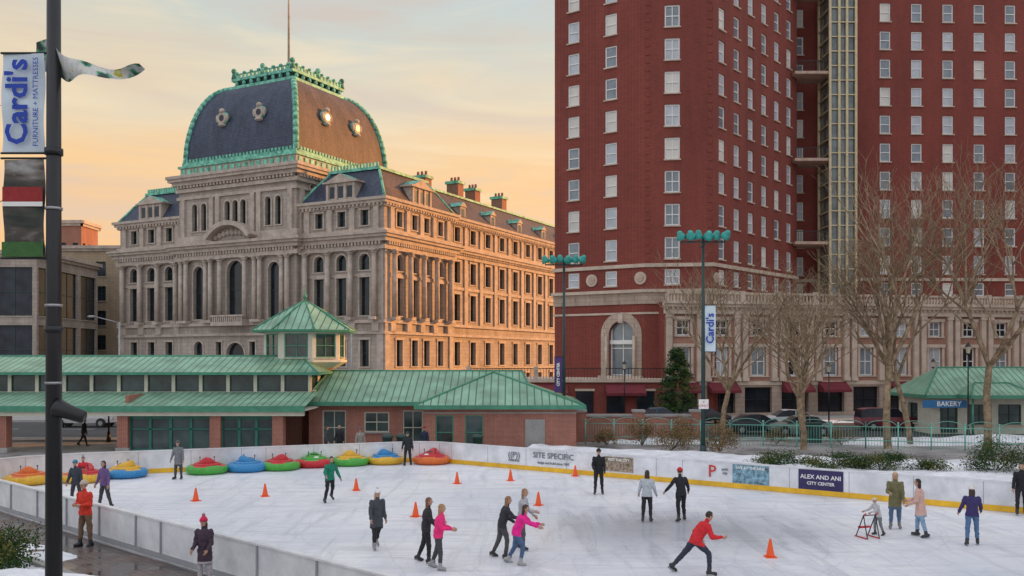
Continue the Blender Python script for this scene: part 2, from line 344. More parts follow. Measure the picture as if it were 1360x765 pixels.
for (vsc,st,rot,amt,wd) in ((.55,(1,.35,1),.8,.32,.018),(.8,(.3,1,1),.3,.26,.02),(.4,(1,.5,1),2.1,.28,.012),(1.3,(.25,1,1),1.5,.2,.03)):
    vo=N.new('ShaderNodeTexVoronoi'); vo.feature='DISTANCE_TO_EDGE'; vo.inputs['Scale'].default_value=vsc
    mpv=N.new('ShaderNodeMapping'); mpv.inputs['Scale'].default_value=st; mpv.inputs['Rotation'].default_value=(0,0,rot); Lk.new(tc.outputs['Object'],mpv.inputs[0])
    wp=N.new('ShaderNodeMixRGB'); wp.blend_type='ADD'; wp.inputs[0].default_value=.9; Lk.new(mpv.outputs[0],wp.inputs[1]); Lk.new(big.outputs['Color'],wp.inputs[2]); Lk.new(wp.outputs[0],vo.inputs['Vector'])
    lt=N.new('ShaderNodeMapRange'); lt.inputs[1].default_value=0; lt.inputs[2].default_value=wd; lt.inputs[3].default_value=amt; lt.inputs[4].default_value=0; Lk.new(vo.outputs['Distance'],lt.inputs[0])
    mxs=N.new('ShaderNodeMixRGB'); Lk.new(lt.outputs[0],mxs.inputs[0]); Lk.new(prev,mxs.inputs[1]); mxs.inputs[2].default_value=(.45,.51,.60,1); prev=mxs.outputs[0]
Lk.new(prev,b.inputs['Base Color'])
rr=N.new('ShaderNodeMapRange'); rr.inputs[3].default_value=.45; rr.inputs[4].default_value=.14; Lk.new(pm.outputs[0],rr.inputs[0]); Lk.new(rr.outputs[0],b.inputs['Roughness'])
bp=N.new('ShaderNodeBump'); bp.inputs['Strength'].default_value=.12; bp.inputs['Distance'].default_value=.02; Lk.new(s1.outputs[0],bp.inputs['Height']); Lk.new(bp.outputs[0],b.inputs['Normal'])
mb=MB(); mb.poly([(x,y,.02) for x,y in reversed(path)]+[(13.2,4.2,.02),(36,4.2,.02)]); o=mb.obj('ice_rink',[m],fix=True)

snow=mat('snow',(.72,.75,.80),.7,.12,1.2,.5,c2=(.84,.86,.89))
from mathutils import noise as mn
nrm=Vector((.583,.812)); dr=Vector((.8125,-.583))
mb=MB(); gx=90;gy=34; V=[]
def bank_h(X,Y,t,width):
    h=.42*min(1,t*width/5)*(1 if t<.85 else (1-t)/.15)
    h+=(.22*mn.noise(Vector((X*.45,Y*.45,0)))+.12*mn.noise(Vector((X*1.5,Y*1.5,3)))+.05*mn.noise(Vector((X*4,Y*4,3))))*min(1,t*6)
    return h
for j in range(gy+1):
    for i in range(gx+1):
        s=i/gx*47; t=j/gy; width=9+13*(i/gx)
        p=Vector((-2.8,48.0))+dr*s+nrm*(.25+t*width)
        V.append((p.x,p.y,bank_h(p.x,p.y,t,width)-.07))
mb.v=V
for j in range(gy):
    for i in range(gx):
        a=j*(gx+1)+i; mb.f.append((a,a+1,a+gx+2,a+gx+1)); mb.m.append(0); mb.sm.append(True)
mb.obj('snow_bank',[snow])
def snowpatch(name,cx,cy,rx,ry,h,seed):
    mb=MB(); n=26
    for j in range(n+1):
        for i in range(n+1):
            x=-1+2*i/n;y=-1+2*j/n; r=math.hypot(x,y)
            hh=h*(1-r*r)+.5*h*mn.noise(Vector((x*3+seed,y*3,seed)))+.15*h*mn.noise(Vector((x*9+seed,y*9,seed)))
            mb.v.append((cx+x*rx,cy+y*ry,hh-.1*h))
    for j in range(n):
        for i in range(n):
            a=j*(n+1)+i; mb.f.append((a,a+1,a+n+2,a+n+1)); mb.m.append(0); mb.sm.append(True)
    return mb.obj(name,[snow])
snowpatch('snow_mound',-16.3,24.8,4.2,2.6,.3,2); snowpatch('snow_mound',-13.0,21.4,3.4,2.7,.36,5); snowpatch('snow_mound',-10.4,18.8,2.2,1.7,.25,7)
snowpatch('snow_mound',26,59.5,5,2,.4,9); snowpatch('snow_mound',10,60,4,1.5,.3,12); snowpatch('snow_mound',-26,47.5,4,2,.3,14)
snowpatch('snow_mound',22,79.0,9,1.2,.35,15); snowpatch('snow_mound',34,61.5,7,1.6,.4,16)
m,nt_,b=nodes_of('wet_paving'); N=nt_.nodes;Lk=nt_.links
tc=N.new('ShaderNodeTexCoord'); n=N.new('ShaderNodeTexNoise'); n.inputs['Scale'].default_value=.9; n.inputs['Detail'].default_value=6; Lk.new(tc.outputs['Object'],n.inputs['Vector'])
cr=N.new('ShaderNodeValToRGB'); cr.color_ramp.elements[0].position=.4; cr.color_ramp.elements[0].color=(.06,.045,.04,1); cr.color_ramp.elements[1].position=.65; cr.color_ramp.elements[1].color=(.20,.15,.135,1)
bt=N.new('ShaderNodeTexBrick'); bt.inputs['Scale'].default_value=1; bt.inputs['Brick Width'].default_value=.4; bt.inputs['Row Height'].default_value=.2; bt.inputs['Mortar Size'].default_value=.012
bt.inputs['Color1'].default_value=(1,1,1,1); bt.inputs['Color2'].default_value=(.75,.72,.72,1); bt.inputs['Mortar'].default_value=(.4,.4,.4,1)
mpb=N.new('ShaderNodeMapping'); mpb.inputs['Rotation'].default_value=(0,0,.73); Lk.new(tc.outputs['Object'],mpb.inputs[0]); Lk.new(mpb.outputs[0],bt.inputs['Vector'])
mm=N.new('ShaderNodeMixRGB'); mm.blend_type='MULTIPLY'; mm.inputs[0].default_value=1
Lk.new(n.outputs[0],cr.inputs[0]); Lk.new(cr.outputs[0],mm.inputs[1]); Lk.new(bt.outputs[0],mm.inputs[2]); Lk.new(mm.outputs[0],b.inputs['Base Color'])
mr=N.new('ShaderNodeMapRange'); mr.inputs[1].default_value=.4; mr.inputs[2].default_value=.6; mr.inputs[3].default_value=.06; mr.inputs[4].default_value=.6; Lk.new(n.outputs[0],mr.inputs[0]); Lk.new(mr.outputs[0],b.inputs['Roughness'])
A=offs(near,.2);B=offs(near,2.5); mb=MB()
for i in range(len(near)-1): mb.poly([(A[i].x,A[i].y,.008),(B[i].x,B[i].y,.008),(B[i+1].x,B[i+1].y,.008),(A[i+1].x,A[i+1].y,.008)])
mb.obj('footpath',[m],fix=True)
mb=MB(); strip(mb,near,2.5,2.75,0,.13,0); mb.obj('kerb',[conc],fix=True)

# ------------------------------------------------------------ City hall
ch=empty('city_hall',(-57.0,131.5,0),math.radians(-27.46))
mb=MB(); G,T,GL,CO,SL,SB=0,1,2,3,4,5
chm=[granite,granite_sm,dark_glass,copper,slate,slate_br,dkframe]
def block(x0,x1,y0,y1,z0,z1,wf,wr,wl=[],wb=[]):
    for F,wn in ((Fr((x0,y0),(x1,y0)),wf),(Fr((x1,y0),(x1,y1)),wr),(Fr((x1,y1),(x0,y1)),wb),(Fr((x0,y1),(x0,y0)),wl)):
        facade(mb,F,0,F.L,z0,z1,wn,G,6,GL,T,depth=.5,fw=.09,surround=.22,sill=.15)
def band(x0,x1,y0,y1,z0,z1,p,mi=T): mb.box(x0-p,x1+p,y0-p,y1+p,z0,z1,mi)
def dentils(F,u0,u1,z0,z1,d0,d1,sp_,mi=T):
    n=int((u1-u0)/sp_)
    for i in range(n):
        u=u0+(i+.5)*(u1-u0)/n; fbox(mb,F,u-sp_*.27,u+sp_*.27,z0,z1,d0,d1,mi)
def column(F,u,z0,z1,r=.36,d=.62):
    p=F.p(u,0,d)
    mb.tube((p.x,p.y,z0+.35),(p.x,p.y,z1-.55),r,r*.86,12,T)
    fbox(mb,F,u-r*1.35,u+r*1.35,z0,z0+.35,d-r*1.35,d+r*1.35,T)
    mb.tube((p.x,p.y,z1-.55),(p.x,p.y,z1-.18),r*.88,r*1.4,12,T)
    fbox(mb,F,u-r*1.5,u+r*1.5,z1-.18,z1,d-r*1.5,d+r*1.5,T)
def bays(cs,w1=1.5):
    W=[]
    for c in cs:
        W+=[(c,.9,1.3,2.4,False),(c,4.6,1.35,3.3,False),(c,10.9,1.55,4.7,False),(c,16.5,1.55,2.0,True),(c,22.0,1.2,1.9,False)]
    return W
pavb=[2.9,6.45,10.0]
for (x0,x1) in ((0,12.9),(33.8,46.7)):
    block(x0,x1,0,16,0,24.6,bays(pavb),bays([3.2,6.6,9.4,12.8]) if x0>0 else [],bays([3.2,6.6,9.4,12.8]) if x0==0 else [])
    for (a,bb,p) in ((0,.8,.35),(4.0,4.25,.12),(8.6,8.95,.3),(9.95,10.35,.35),(15.75,16.1,.12),(18.95,19.5,.45),(19.9,20.4,.75),(20.4,20.75,1.1),(20.75,21.05,1.35),(21.05,21.5,.35),(24.2,24.6,.3),(24.6,24.95,.6),(24.95,25.3,.85)):
        band(x0,x1,0,16,a,bb,p,T)
    for F,us in ((Fr((x0,0),(x1,0)),[1.05,4.67,8.22,11.85]),(Fr((x1,0),(x1,16)),[1.4,4.9,8.0,11.1,14.6]),(Fr((x0,16),(x0,0)),[1.4,4.9,8.0,11.1,14.6])):
        for u in us:
            column(F,u,10.35,18.95); fbox(mb,F,u-.4,u+.4,21.5,24.2,0,.3,T)
            fbox(mb,F,u-.5,u+.5,8.95,9.95,0,.45,T)
        dentils(F,0,F.L,19.5,19.9,0,.7,.5); dentils(F,-.3,F.L+.3,24.32,24.6,.3,.55,.6)
        for u in (.5,F.L-.5): fbox(mb,F,u-.5,u+.5,.8,18.9,0,.18,T)
    i1=2.6; z0,z1=25.3,29.4
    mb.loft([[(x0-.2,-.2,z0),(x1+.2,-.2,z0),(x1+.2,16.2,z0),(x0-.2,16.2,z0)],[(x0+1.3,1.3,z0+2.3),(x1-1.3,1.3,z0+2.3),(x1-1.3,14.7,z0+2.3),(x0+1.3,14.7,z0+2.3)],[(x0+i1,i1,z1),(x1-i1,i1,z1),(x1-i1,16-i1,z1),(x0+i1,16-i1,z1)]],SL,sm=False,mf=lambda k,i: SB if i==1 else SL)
    band(x0+i1,x1-i1,i1,16-i1,z1,z1+.35,.25,CO)
    F=Fr((x0+i1,i1),(x1-i1,i1)); dentils(F,0,F.L,z1+.35,z1+.9,-.1,.1,.5,CO)
    for (cx,cy) in ((x0,0),(x1,0),(x1,16),(x0,16)):
        sx=1 if cx==x0 else -1; sy=1 if cy==0 else -1
        mb.tube((cx-sx*.2,cy-sy*.2,z0),(cx+sx*1.3,cy+sy*1.3,z0+2.3),.2,.18,6,CO); mb.tube((cx+sx*1.3,cy+sy*1.3,z0+2.3),(cx+sx*i1,cy+sy*i1,z1),.18,.18,6,CO)
    for F,uc in ((Fr((x0,0),(x1,0)),6.45),(Fr((x1,0),(x1,16)),8.0)):
        fbox(mb,F,uc-2.3,uc+2.3,25.3,27.5,-2.6,.15,T)
        for k in (-1.35,0,1.35): fbox(mb,F,uc+k-.42,uc+k+.42,25.65,27.1,-.1,.17,GL)
        for k in (-2.05,-.68,.68,2.05): fbox(mb,F,uc+k-.18,uc+k+.18,25.3,27.4,.15,.32,T)
        P=[F.p(uc-2.7,27.5,.4),F.p(uc+2.7,27.5,.4),F.p(uc,28.7,.4)]; Q=[p-F.n*3 for p in P]
        mb.poly(P,T); mb.poly([P[0],P[2],Q[2],Q[0]],CO); mb.poly([P[2],P[1],Q[1],Q[2]],CO)
        fbox(mb,F,uc-2.7,uc+2.7,27.5,27.7,-2,.5,T)
tx0,tx1,ty0,ty1=12.95,33.75,-.9,19.9
tw=[]
for c in (3.7,17.1): tw+=[(c,10.9,1.9,7.2,True),(c,4.6,1.6,3.3,True),(c,.9,1.4,2.4,False)]
tw+=[(10.4,10.9,3.0,7.7,True),(10.4,.3,3.2,7.4,True),(7.4,4.6,1.0,3.2,False),(13.4,4.6,1.0,3.2,False),(7.35,.9,1.0,2.4,False),(13.45,.9,1.0,2.4,False)]
for c in (3.0,4.7,9.0,10.4,11.8,16.1,17.8): tw.append((c,22.9,.95,3.7,True))
ts=[(c,26.0,.95,2.2,True) for c in (3.0,4.7,9.0,10.4,11.8,16.1,17.8)]
block(tx0,tx1,ty0,ty1,0,28.3,tw,ts,ts,[])
for (a,bb,p) in ((0,.8,.4),(8.6,8.95,.35),(9.95,10.35,.5),(18.95,19.5,.5),(19.9,20.4,.8),(20.4,20.75,1.15),(20.75,21.1,1.45),(21.1,22.2,.3),(27.3,27.7,.25),(28.3,28.8,.35),(29.2,29.7,.7),(29.7,30.1,1.1),(30.1,30.5,1.3),(30.5,31.7,-.1)):
    band(tx0,tx1,ty0,ty1,a,bb,p,T)
mb.box(tx0+.3,tx1-.3,ty0+.3,ty1-.3,28.3,30.6,G)
band(tx0,tx1,ty0,ty1,31.7,32.0,.15,CO); band(tx0,tx1,ty0,ty1,32.0,32.5,-.25,CO)
TF=Fr((tx0,ty0),(tx1,ty0)); TR=Fr((tx1,ty0),(tx1,ty1)); TL=Fr((tx0,ty1),(tx0,ty0))
for u in (1.0,1.95,5.6,6.5,8.2,12.6,14.3,15.2,18.9,19.8): column(TF,u,10.35,18.95,.34,.68)
for u in (.9,6.2,7.3,13.5,14.6,19.9):
    fbox(mb,TF,u-.35,u+.35,22.2,27.3,0,.28,T); fbox(mb,TR,u-.35,u+.35,22.2,27.3,0,.28,T)
for F in (TF,TR,TL):
    dentils(F,0,F.L,28.85,29.2,0,.6,.6); dentils(F,0,F.L,19.5,19.9,0,.7,.5)
    dentils(F,.2,F.L-.2,30.7,31.5,-.1,.04,1.1,CO); dentils(F,.3,F.L-.3,32.5,32.9,-.35,-.2,.6,CO)
fbox(mb,TF,7.6,13.2,9.9,10.4,.3,1.7,T); dentils(TF,7.7,13.1,10.4,11.1,1.4,1.6,.35); fbox(mb,TF,7.6,13.2,11.1,11.3,1.35,1.7,T)
n=14; cx=10.4; rr_=5.2; zc=17.6+.9; 
for i in range(n):
    a0=math.radians(38+104*i/n); a1=math.radians(38+104*(i+1)/n)
    P=[]
    for dd in (.3,1.8):
        for (q,t) in ((rr_-.6,a0),(rr_,a0),(rr_,a1),(rr_-.6,a1)): P.append(TF.p(cx+q*math.cos(t),zc+q*math.sin(t),dd))
    mb.hexa(P,T)
    mb.poly([TF.p(cx+(rr_-.6)*math.cos(a1),zc+(rr_-.6)*math.sin(a1),.5),TF.p(cx+(rr_-.6)*math.cos(a1),21.1,.5),TF.p(cx+(rr_-.6)*math.cos(a0),21.1,.5),TF.p(cx+(rr_-.6)*math.cos(a0),zc+(rr_-.6)*math.sin(a0),.5)],G)
for i in range(9): mb.ell(TF.p(7.4+i*.75,21.6+.7*math.sin(math.pi*(i+.5)/9),.6),(.4,.3,.45),T,8,6)
hx=(tx1-tx0)/2-.6; cxx=(tx0+tx1)/2; cyy=(ty0+ty1)/2
rings=[];nz_=16
def half(t): return 5.0+(hx-5.0)*math.cos(t*math.pi/2)**.92
def zz(t): return 32.3+11.0*math.sin(t*math.pi/2)
for k in range(nz_+1):
    t=k/nz_*.97; h=half(t); z=zz(t); rings.append([(cxx-h,cyy-h,z),(cxx+h,cyy-h,z),(cxx+h,cyy+h,z),(cxx-h,cyy+h,z)])
mb.loft(rings,SL,sm=False,mf=lambda k,i: SB if i==1 else SL)  # right-hand face takes the slate with sunlight in its colour
for sx,sy in ((-1,-1),(1,-1),(1,1),(-1,1)):
    for k in range(nz_):
        a=k/nz_*.97;b_=(k+1)/nz_*.97
        mb.tube((cxx+sx*half(a),cyy+sy*half(a),zz(a)),(cxx+sx*half(b_),cyy+sy*half(b_),zz(b_)),.42,.38,6,CO)
ht=half(.97); zt=zz(.97)
band(cxx-ht,cxx+ht,cyy-ht,cyy+ht,zt-.3,zt+.35,.4,CO); band(cxx-ht,cxx+ht,cyy-ht,cyy+ht,zt+.35,zt+1.1,-.2,SL); band(cxx-ht,cxx+ht,cyy-ht,cyy+ht,zt+1.1,zt+1.5,.25,CO)
for F in (Fr((cxx-ht,cyy-ht),(cxx+ht,cyy-ht)),Fr((cxx+ht,cyy-ht),(cxx+ht,cyy+ht)),Fr((cxx-ht,cyy+ht),(cxx-ht,cyy-ht)),Fr((cxx+ht,cyy+ht),(cxx-ht,cyy+ht))):
    dentils(F,0,F.L,zt+1.5,zt+2.0,-.1,.1,.7,CO); fbox(mb,F,0,F.L,zt+2.0,zt+2.12,-.12,.12,CO)
    for u in (0,F.L/2,F.L):
        p=F.p(u,0,0); mb.tube((p.x,p.y,zt+1.5),(p.x,p.y,zt+2.5),.4,.2,6,CO); mb.ell((p.x,p.y,zt+2.6),(.38,.38,.4),CO,8,6)
    for i in range(8): 
        p=F.p((i+.5)*F.L/8,0,.1); mb.ell((p.x,p.y,zt+.75),(.28,.28,.35),CO,8,6); mb.ell((p.x,p.y,zt+2.2),(.35,.2,.2),CO,8,6)
mb.loft([[(cxx-ht,cyy-ht,zt+1.5),(cxx+ht,cyy-ht,zt+1.5),(cxx+ht,cyy+ht,zt+1.5),(cxx-ht,cyy+ht,zt+1.5)],[(cxx-.6,cyy-.6,zt+2.8),(cxx+.6,cyy-.6,zt+2.8),(cxx+.6,cyy+.6,zt+2.8),(cxx-.6,cyy+.6,zt+2.8)]],CO,sm=False)
for ax in range(4):
    for off in (-3.3,3.3):
        t=.34; h=half(t)+.12; z=zz(t)+.2
        d=[Vector((0,-1,0)),Vector((1,0,0)),Vector((0,1,0)),Vector((-1,0,0))][ax]; sd=Vector((-d.y,d.x,0))
        c=Vector((cxx,cyy,z))+d*(h-.6)+sd*off
        mb.tube(c-d*.6,c+d*.95,.78,.78,16,T); mb.tube(c+d*.95,c+d*1.0,.42,.42,14,GL); mb.tube(c-d*.9,c+d*.85,.9,.9,16,CO)
        mb.ell(c+d*.8+Vector((0,0,.98)),(.42,.42,.34),T,8,6); mb.ell(c+d*.8+Vector((0,0,-.95)),(.6,.6,.25),T,8,6)
        for s_ in (-1,1): mb.ell(c+d*.8+sd*s_*.9,(.2,.2,.55),T,8,6)
mb.tube((cxx,cyy,zt+2.7),(cxx,cyy,66),.2,.09,8,T); mb.ell((cxx,cyy,66.2),(.3,.3,.3),T,8,6)
rw=[]
k=2.6
while k<47: 
    rw+=[(k,.9,1.3,2.4,False),(k,4.6,1.5,3.3,False),(k,10.9,1.6,3.7,False),(k,16.2,1.55,3.0,False),(k,22.0,1.45,2.0,False)]; k+=4.45
block(.8,45.9,15.9,65,0,24.6,[],rw,rw,[])
for (a,bb,p) in ((0,.8,.35),(4.0,4.25,.12),(8.6,8.95,.3),(9.95,10.35,.35),(15.2,15.6,.15),(19.6,20.1,.35),(20.4,20.75,.8),(20.75,21.05,1.05),(21.05,21.5,.3),(24.2,24.6,.3),(24.6,24.95,.6),(24.95,25.3,.85)):
    band(.8,45.9,16.6,65,a,bb,p,T)
for F in (Fr((45.9,15.9),(45.9,65)),Fr((.8,65),(.8,15.9))):
    k=.4
    while k<49:
        fbox(mb,F,k-.42,k+.42,10.35,19.6,0,.22,T); fbox(mb,F,k-.35,k+.35,21.5,24.2,0,.2,T); k+=4.45
    dentils(F,1,F.L,20.1,20.4,0,.6,.5); dentils(F,1,F.L,24.32,24.6,.3,.55,.6)
mb.loft([[(.6,15.7,25.3),(46.1,15.7,25.3),(46.1,65.2,25.3),(.6,65.2,25.3)],[(5,17,29.6),(41.7,17,29.6),(41.7,61,29.6),(5,61,29.6)]],SB,sm=False)
band(5,41.7,17,61,29.6,29.9,.2,CO)
F=Fr((45.9,15.9),(45.9,65))
k=4.8
while k<46:
    fbox(mb,F,k-.7,k+.7,25.3,27.2,-2.6,-.3,T); fbox(mb,F,k-.45,k+.45,25.6,26.9,-.4,-.28,GL)
    P=[F.p(k-.95,27.2,-.15),F.p(k+.95,27.2,-.15),F.p(k,27.9,-.15)];Q=[p-F.n*3 for p in P]
    mb.poly(P,T); mb.poly([P[0],P[2],Q[2],Q[0]],CO); mb.poly([P[2],P[1],Q[1],Q[2]],CO); k+=4.45*2
o=mb.obj('walls_and_roof',chm,ch,fix=False)
mb=MB()
for (x,y,wd,hh) in ((40.3,18.2,1.1,31.2),(40.5,27,1.0,31.9),(40.8,31.8,.9,31.6),(40.5,41,1.0,31.8),(10,14,1.2,31.5)):
    mb.box(x-wd,x+wd,y-.8,y+.8,27.5,hh,0); mb.box(x-wd-.2,x+wd+.2,y-1.0,y+1.0,hh,hh+.4,1)
    for i in range(3): mb.tube((x-wd*.6+i*wd*.6,y,hh+.4),(x-wd*.6+i*wd*.6,y,hh+1.1),.22,.18,8,0)
mb.obj('chimneys',[brick_bg,copper],ch)

# ------------------------------------------------------------ hotel
ht_=empty('brick_hotel')
mb=MB(); hm=[brick_red,white,hg1,hg2,hg3,limestone,dark_glass,limeblock,black,mat('terracotta_relief',(.5,.36,.28),.8,.25,2)]
A=(4.4,93);B=(12.9,87.6);C=(19.3,86.8);D=(32,101.5);D2=(32,105);E=(39.3,105);E2=(39.3,103);Fp=(78,104.5);Gp=(76,124);H=(34,122);I=(12,107)
rows=[16.3-1.05+3.2*i for i in range(15)]
TOP=64
for p0,p1,us,ww,mul in ((A,B,[2.2,6.4],1.3,False),(B,C,[2.6],1.45,True),(C,D,[1.8,4.9,8.0,11.1,14.2,17.3],1.25,False),(D,D2,[],1,False),(D2,E,[1.3],1.1,False),(E,E2,[],1,False),(E2,Fp,[3.3+3.65*i for i in range(10)],1.25,False),(Fp,Gp,[3,8,13],1.3,False),(Gp,H,[3+4*i for i in range(10)],1.3,False),(H,I,[3+4*i for i in range(6)],1.3,False),(I,A,[4,8,12],1.3,False)):
    F=Fr(p0,p1); z0=0
    facade(mb,F,0,F.L,11,TOP,[(u,z,ww,2.1,False) for u in us for z in rows]+[(u,12.75,ww,1.5,False) for u in us],0,1,[2,2,3,3,4],5,depth=.18,fw=.13,sill=.12,mull=False if not mul else True)
    base=[]
    if p0==A: base=[(7.55,3.9,2.7,5.4,True)]
    facade(mb,F,0,F.L,0,11,base,0,1,[3],7,depth=.5,fw=.14,surround=.85 if base else 0,sill=.2,mull=True)
    fbox(mb,F,-.1,F.L+.1,14.45,14.8,0,.18,5); fbox(mb,F,-.1,F.L+.1,10.9,12.0,0,.12,7); fbox(mb,F,-.15,F.L+.15,12.0,12.3,0,.4,5)
    fbox(mb,F,-.1,F.L+.1,9.9,10.1,0,.1,5)
    fbox(mb,F,-.3,F.L+.3,TOP-.6,TOP,0,.7,5)
F=Fr(A,B)
for u in (6.05,9.05):
    mb.tube(F.p(u,3.9,.35),F.p(u,7.8,.35),.18,.15,10,5)
fbox(mb,F,5.2,9.9,3.5,3.9,0,.5,5)
fbox(mb,F,7.3,7.8,9.1,10.0,0,.3,5)
fbox(mb,F,6.2,8.9,7.0,7.4,-.44,-.2,1)
def medallion(F,u,z,r=.62):
    c=F.p(u,z,.0); mb.tube(c,c+F.n*.12,r,r,20,5); mb.tube(c+F.n*.12,c+F.n*.17,r*.62,r*.6,16,9)
medallion(Fr(A,B),4.3,13.4); medallion(Fr(A,B),9.6,13.4); medallion(Fr(C,D),.6,13.4,.5)
mb.poly([(*p,TOP-.2) for p in (A,B,C,D,D2,E,E2,Fp,Gp,H,I)],5)
F=Fr(B,C)
for i in range(60):
    z=15+i*.8
    for u in (.25,F.L-.25):
        fbox(mb,F,u-(.25 if i%2 else .18),u+(.25 if i%2 else .18),z,z+.42,0,.05,0)
for z in (18.2,27.4,37.0,46.4):
    mb.box(31.2,35.2,99.6,103.4,z,z+.3,9)
    for i in range(14): mb.box(31.3+i*.28,31.34+i*.28,99.65,99.69,z+.3,z+1.4,8)
    mb.box(31.2,35.2,99.62,99.72,z+1.4,z+1.46,8)
mb.box(-4,14.5,83.2,93,0,3.4,0); mb.box(-4.2,14.7,83.0,93.2,3.4,3.7,5)
for i in range(6):
    x=-2.5+i*2.8; mb.box(x,x+1.6,83.12,83.19,.6,2.6,6); mb.box(x-.1,x+1.7,83.05,83.19,2.6,2.8,5)
for i in range(64): mb.box(-4.1+i*.29,-4.06+i*.29,83.1,83.14,3.7,4.65,8)
mb.box(-4.1,14.6,83.08,83.16,4.65,4.72,8)
for x in (-4,2.2,8.4,14.5): mb.box(x-.2,x+.2,83,83.4,3.7,4.85,5)
mb.obj('tower_walls',hm,ht_)
mb=MB(); P0=(14.5,85.9);P1=(66,96.8); F=Fr(P0,P1)
uw=[1.9+3.9*i for i in range(13)]
W=[]
for u in uw: W+=[(u,7.8,1.35,1.5,False),(u,3.9,1.5,2.8,False)]
podw=masonry('podium_brick',(.42,.20,.14),(.36,.17,.12),(.38,.28,.22),.6,.2,.02,noise=.25,nscale=.3)
facade(mb,F,0,F.L,3.4,10.3,W,11,1,[3,2,6],5,depth=.3,fw=.12,surround=.25,mull=True)
facade(mb,F,0,F.L,0,3.4,[(u,.3,2.9,2.5,False) for u in uw],7,8,6,5,depth=.5,fw=.1,sill=0,mull=True)
fbox(mb,F,0,F.L,3.0,3.35,0,.15,5)
for i in range(14):
    u=3.9*i
    for du in (-.42,.42):
        if 0<u+du<F.L:
            fbox(mb,F,u+du-.27,u+du+.27,3.7,9.8,0,.3,5); fbox(mb,F,u+du-.34,u+du+.34,9.5,9.85,0,.38,5); fbox(mb,F,u+du-.34,u+du+.34,3.4,3.75,0,.4,5)
fbox(mb,F,-.1,F.L,9.85,10.5,0,.42,5); fbox(mb,F,-.2,F.L,10.5,10.8,0,.75,5); fbox(mb,F,-.2,F.L,10.8,11.05,0,.95,5)
for i in range(150):
    u=.15+i*.345; fbox(mb,F,u-.07,u+.07,11.05,11.75,.3,.44,5)
fbox(mb,F,0,F.L,11.75,11.95,.22,.52,5)
for i in range(14): fbox(mb,F,max(0,3.9*i-.25),3.9*i+.25,11.05,12.1,.18,.56,5)
for i in range(int(F.L/.5)): fbox(mb,F,i*.5,i*.5+.22,10.3,10.5,.42,.62,5)
mb.poly([F.p(0,11.04),F.p(F.L,11.04),F.p(F.L,11.04,-14),F.p(0,11.04,-14)],5)
mb.poly([F.p(0,0),F.p(0,11,0),F.p(0,11,-6),F.p(0,0,-6)],0)
mb.poly([F.p(F.L,0),F.p(F.L,11,0),F.p(F.L,11,-12),F.p(F.L,0,-12)],0)
aw=mat('maroon_awning',(.16,.02,.03),.8,.2,2)
for i,u in enumerate(uw):
    if i in (0,1,3,4,6,8,10):
        mb.hexa([F.p(u-1.5,2.3,1.3),F.p(u+1.5,2.3,1.3),F.p(u+1.5,2.3,.16),F.p(u-1.5,2.3,.16),F.p(u-1.5,2.55,1.3),F.p(u+1.5,2.55,1.3),F.p(u+1.5,3.3,.17),F.p(u-1.5,3.3,.17)],10)
mb.obj('podium',hm+[aw,podw],ht_)
mb=MB()
for x in (1.5,8.6): mb.hexa([(x,81.9,2.2),(x+3.6,81.9,2.2),(x+3.6,83.1,2.2),(x,83.1,2.2),(x,81.9,2.45),(x+3.6,81.9,2.45),(x+3.6,83.1,3.2),(x,83.1,3.2)],0)
mb.obj('awnings',[aw],ht_)
mb=MB(); cream=mat('lift_frame_cream',(.62,.53,.33),.5,.15,2); lg=glass('lift_glass',(.12,.15,.15),.1,.5)
x0,x1,y0,y1=34.9,38.0,99.4,103.6
mb.box(x0+.3,x1-.3,y0+.3,y1,8,TOP-4,1)
for x in (x0,x0+1.0,x1-1.25,x1-.25): mb.box(x,x+.25,y0,y0+.27,8,TOP-3.5,0)
mb.box(x0,x0+.25,y1-.6,y1-.3,8,TOP-3.5,0)
for i in range(34): 
    z=9+i*1.6; mb.box(x0+.25,x1-.25,y0+.1,y0+.26,z,z+.12,0); mb.box(x0+.02,x0+.2,y0+.27,y1-.6,z,z+.12,0)
mb.obj('glass_lift_shaft',[cream,lg],ht_)

# ------------------------------------------------------------ skating pavilion
sp_=empty('skating_pavilion')
pgl=glass('pavilion_glass',(.05,.08,.08),.1,.5,.7)
pm_=[brick_pav,seamx,seamy,greentrim,pgl,creamtrim,dkframe,conc,black]
mb=MB()
X0,X1=-38,-12.8
F=Fr((X0+1,57.2),(X1,57.2)); n=14
cw=[((i+.5)*F.L/n,3.5,F.L/n-.22,1.05,False) for i in range(n)]
facade(mb,F,0,F.L,3.4,4.75,cw,5,6,4,5,depth=.12,fw=.05,sill=.04,midrail=False,mull=False)
F2=Fr((X1,57.2),(X1,63)); facade(mb,F2,0,F2.L,3.0,4.75,[(1.5,3.55,1.8,.98,False),(4.2,3.55,1.8,.98,False)],5,6,4,5,depth=.12,fw=.07,sill=.05,midrail=False)
e=.6
a=[(X0,57.2-e,4.7),(X1+e,57.2-e,4.7),(X1+e,63+e,4.7),(X0,63+e,4.7)]
r0=(X0+2,60.1,5.75); r1=(X1-1.2,60.1,5.75)
mb.poly([a[0],a[1],r1,r0],1); mb.poly([a[1],a[2],r1],2); mb.poly([a[2],a[3],r0,r1],1); mb.poly([a[3],a[0],r0],2); mb.poly([a[3],a[2],a[1],a[0]],5)
mb.box(X0-.02,X1+e+.02,57.2-e-.06,57.2-e,4.56,4.74,3); mb.box(X1+e,X1+e+.06,57.2-e,63+e,4.56,4.74,3)
mb.tube(r0,r1,.09,.09,6,3); mb.tube(r1,a[1],.08,.08,6,3)
mb.poly([(X0,53.2,2.75),(X1+.6,53.2,2.75),(X1+.6,57.18,3.5),(X0,57.18,3.5)],1)
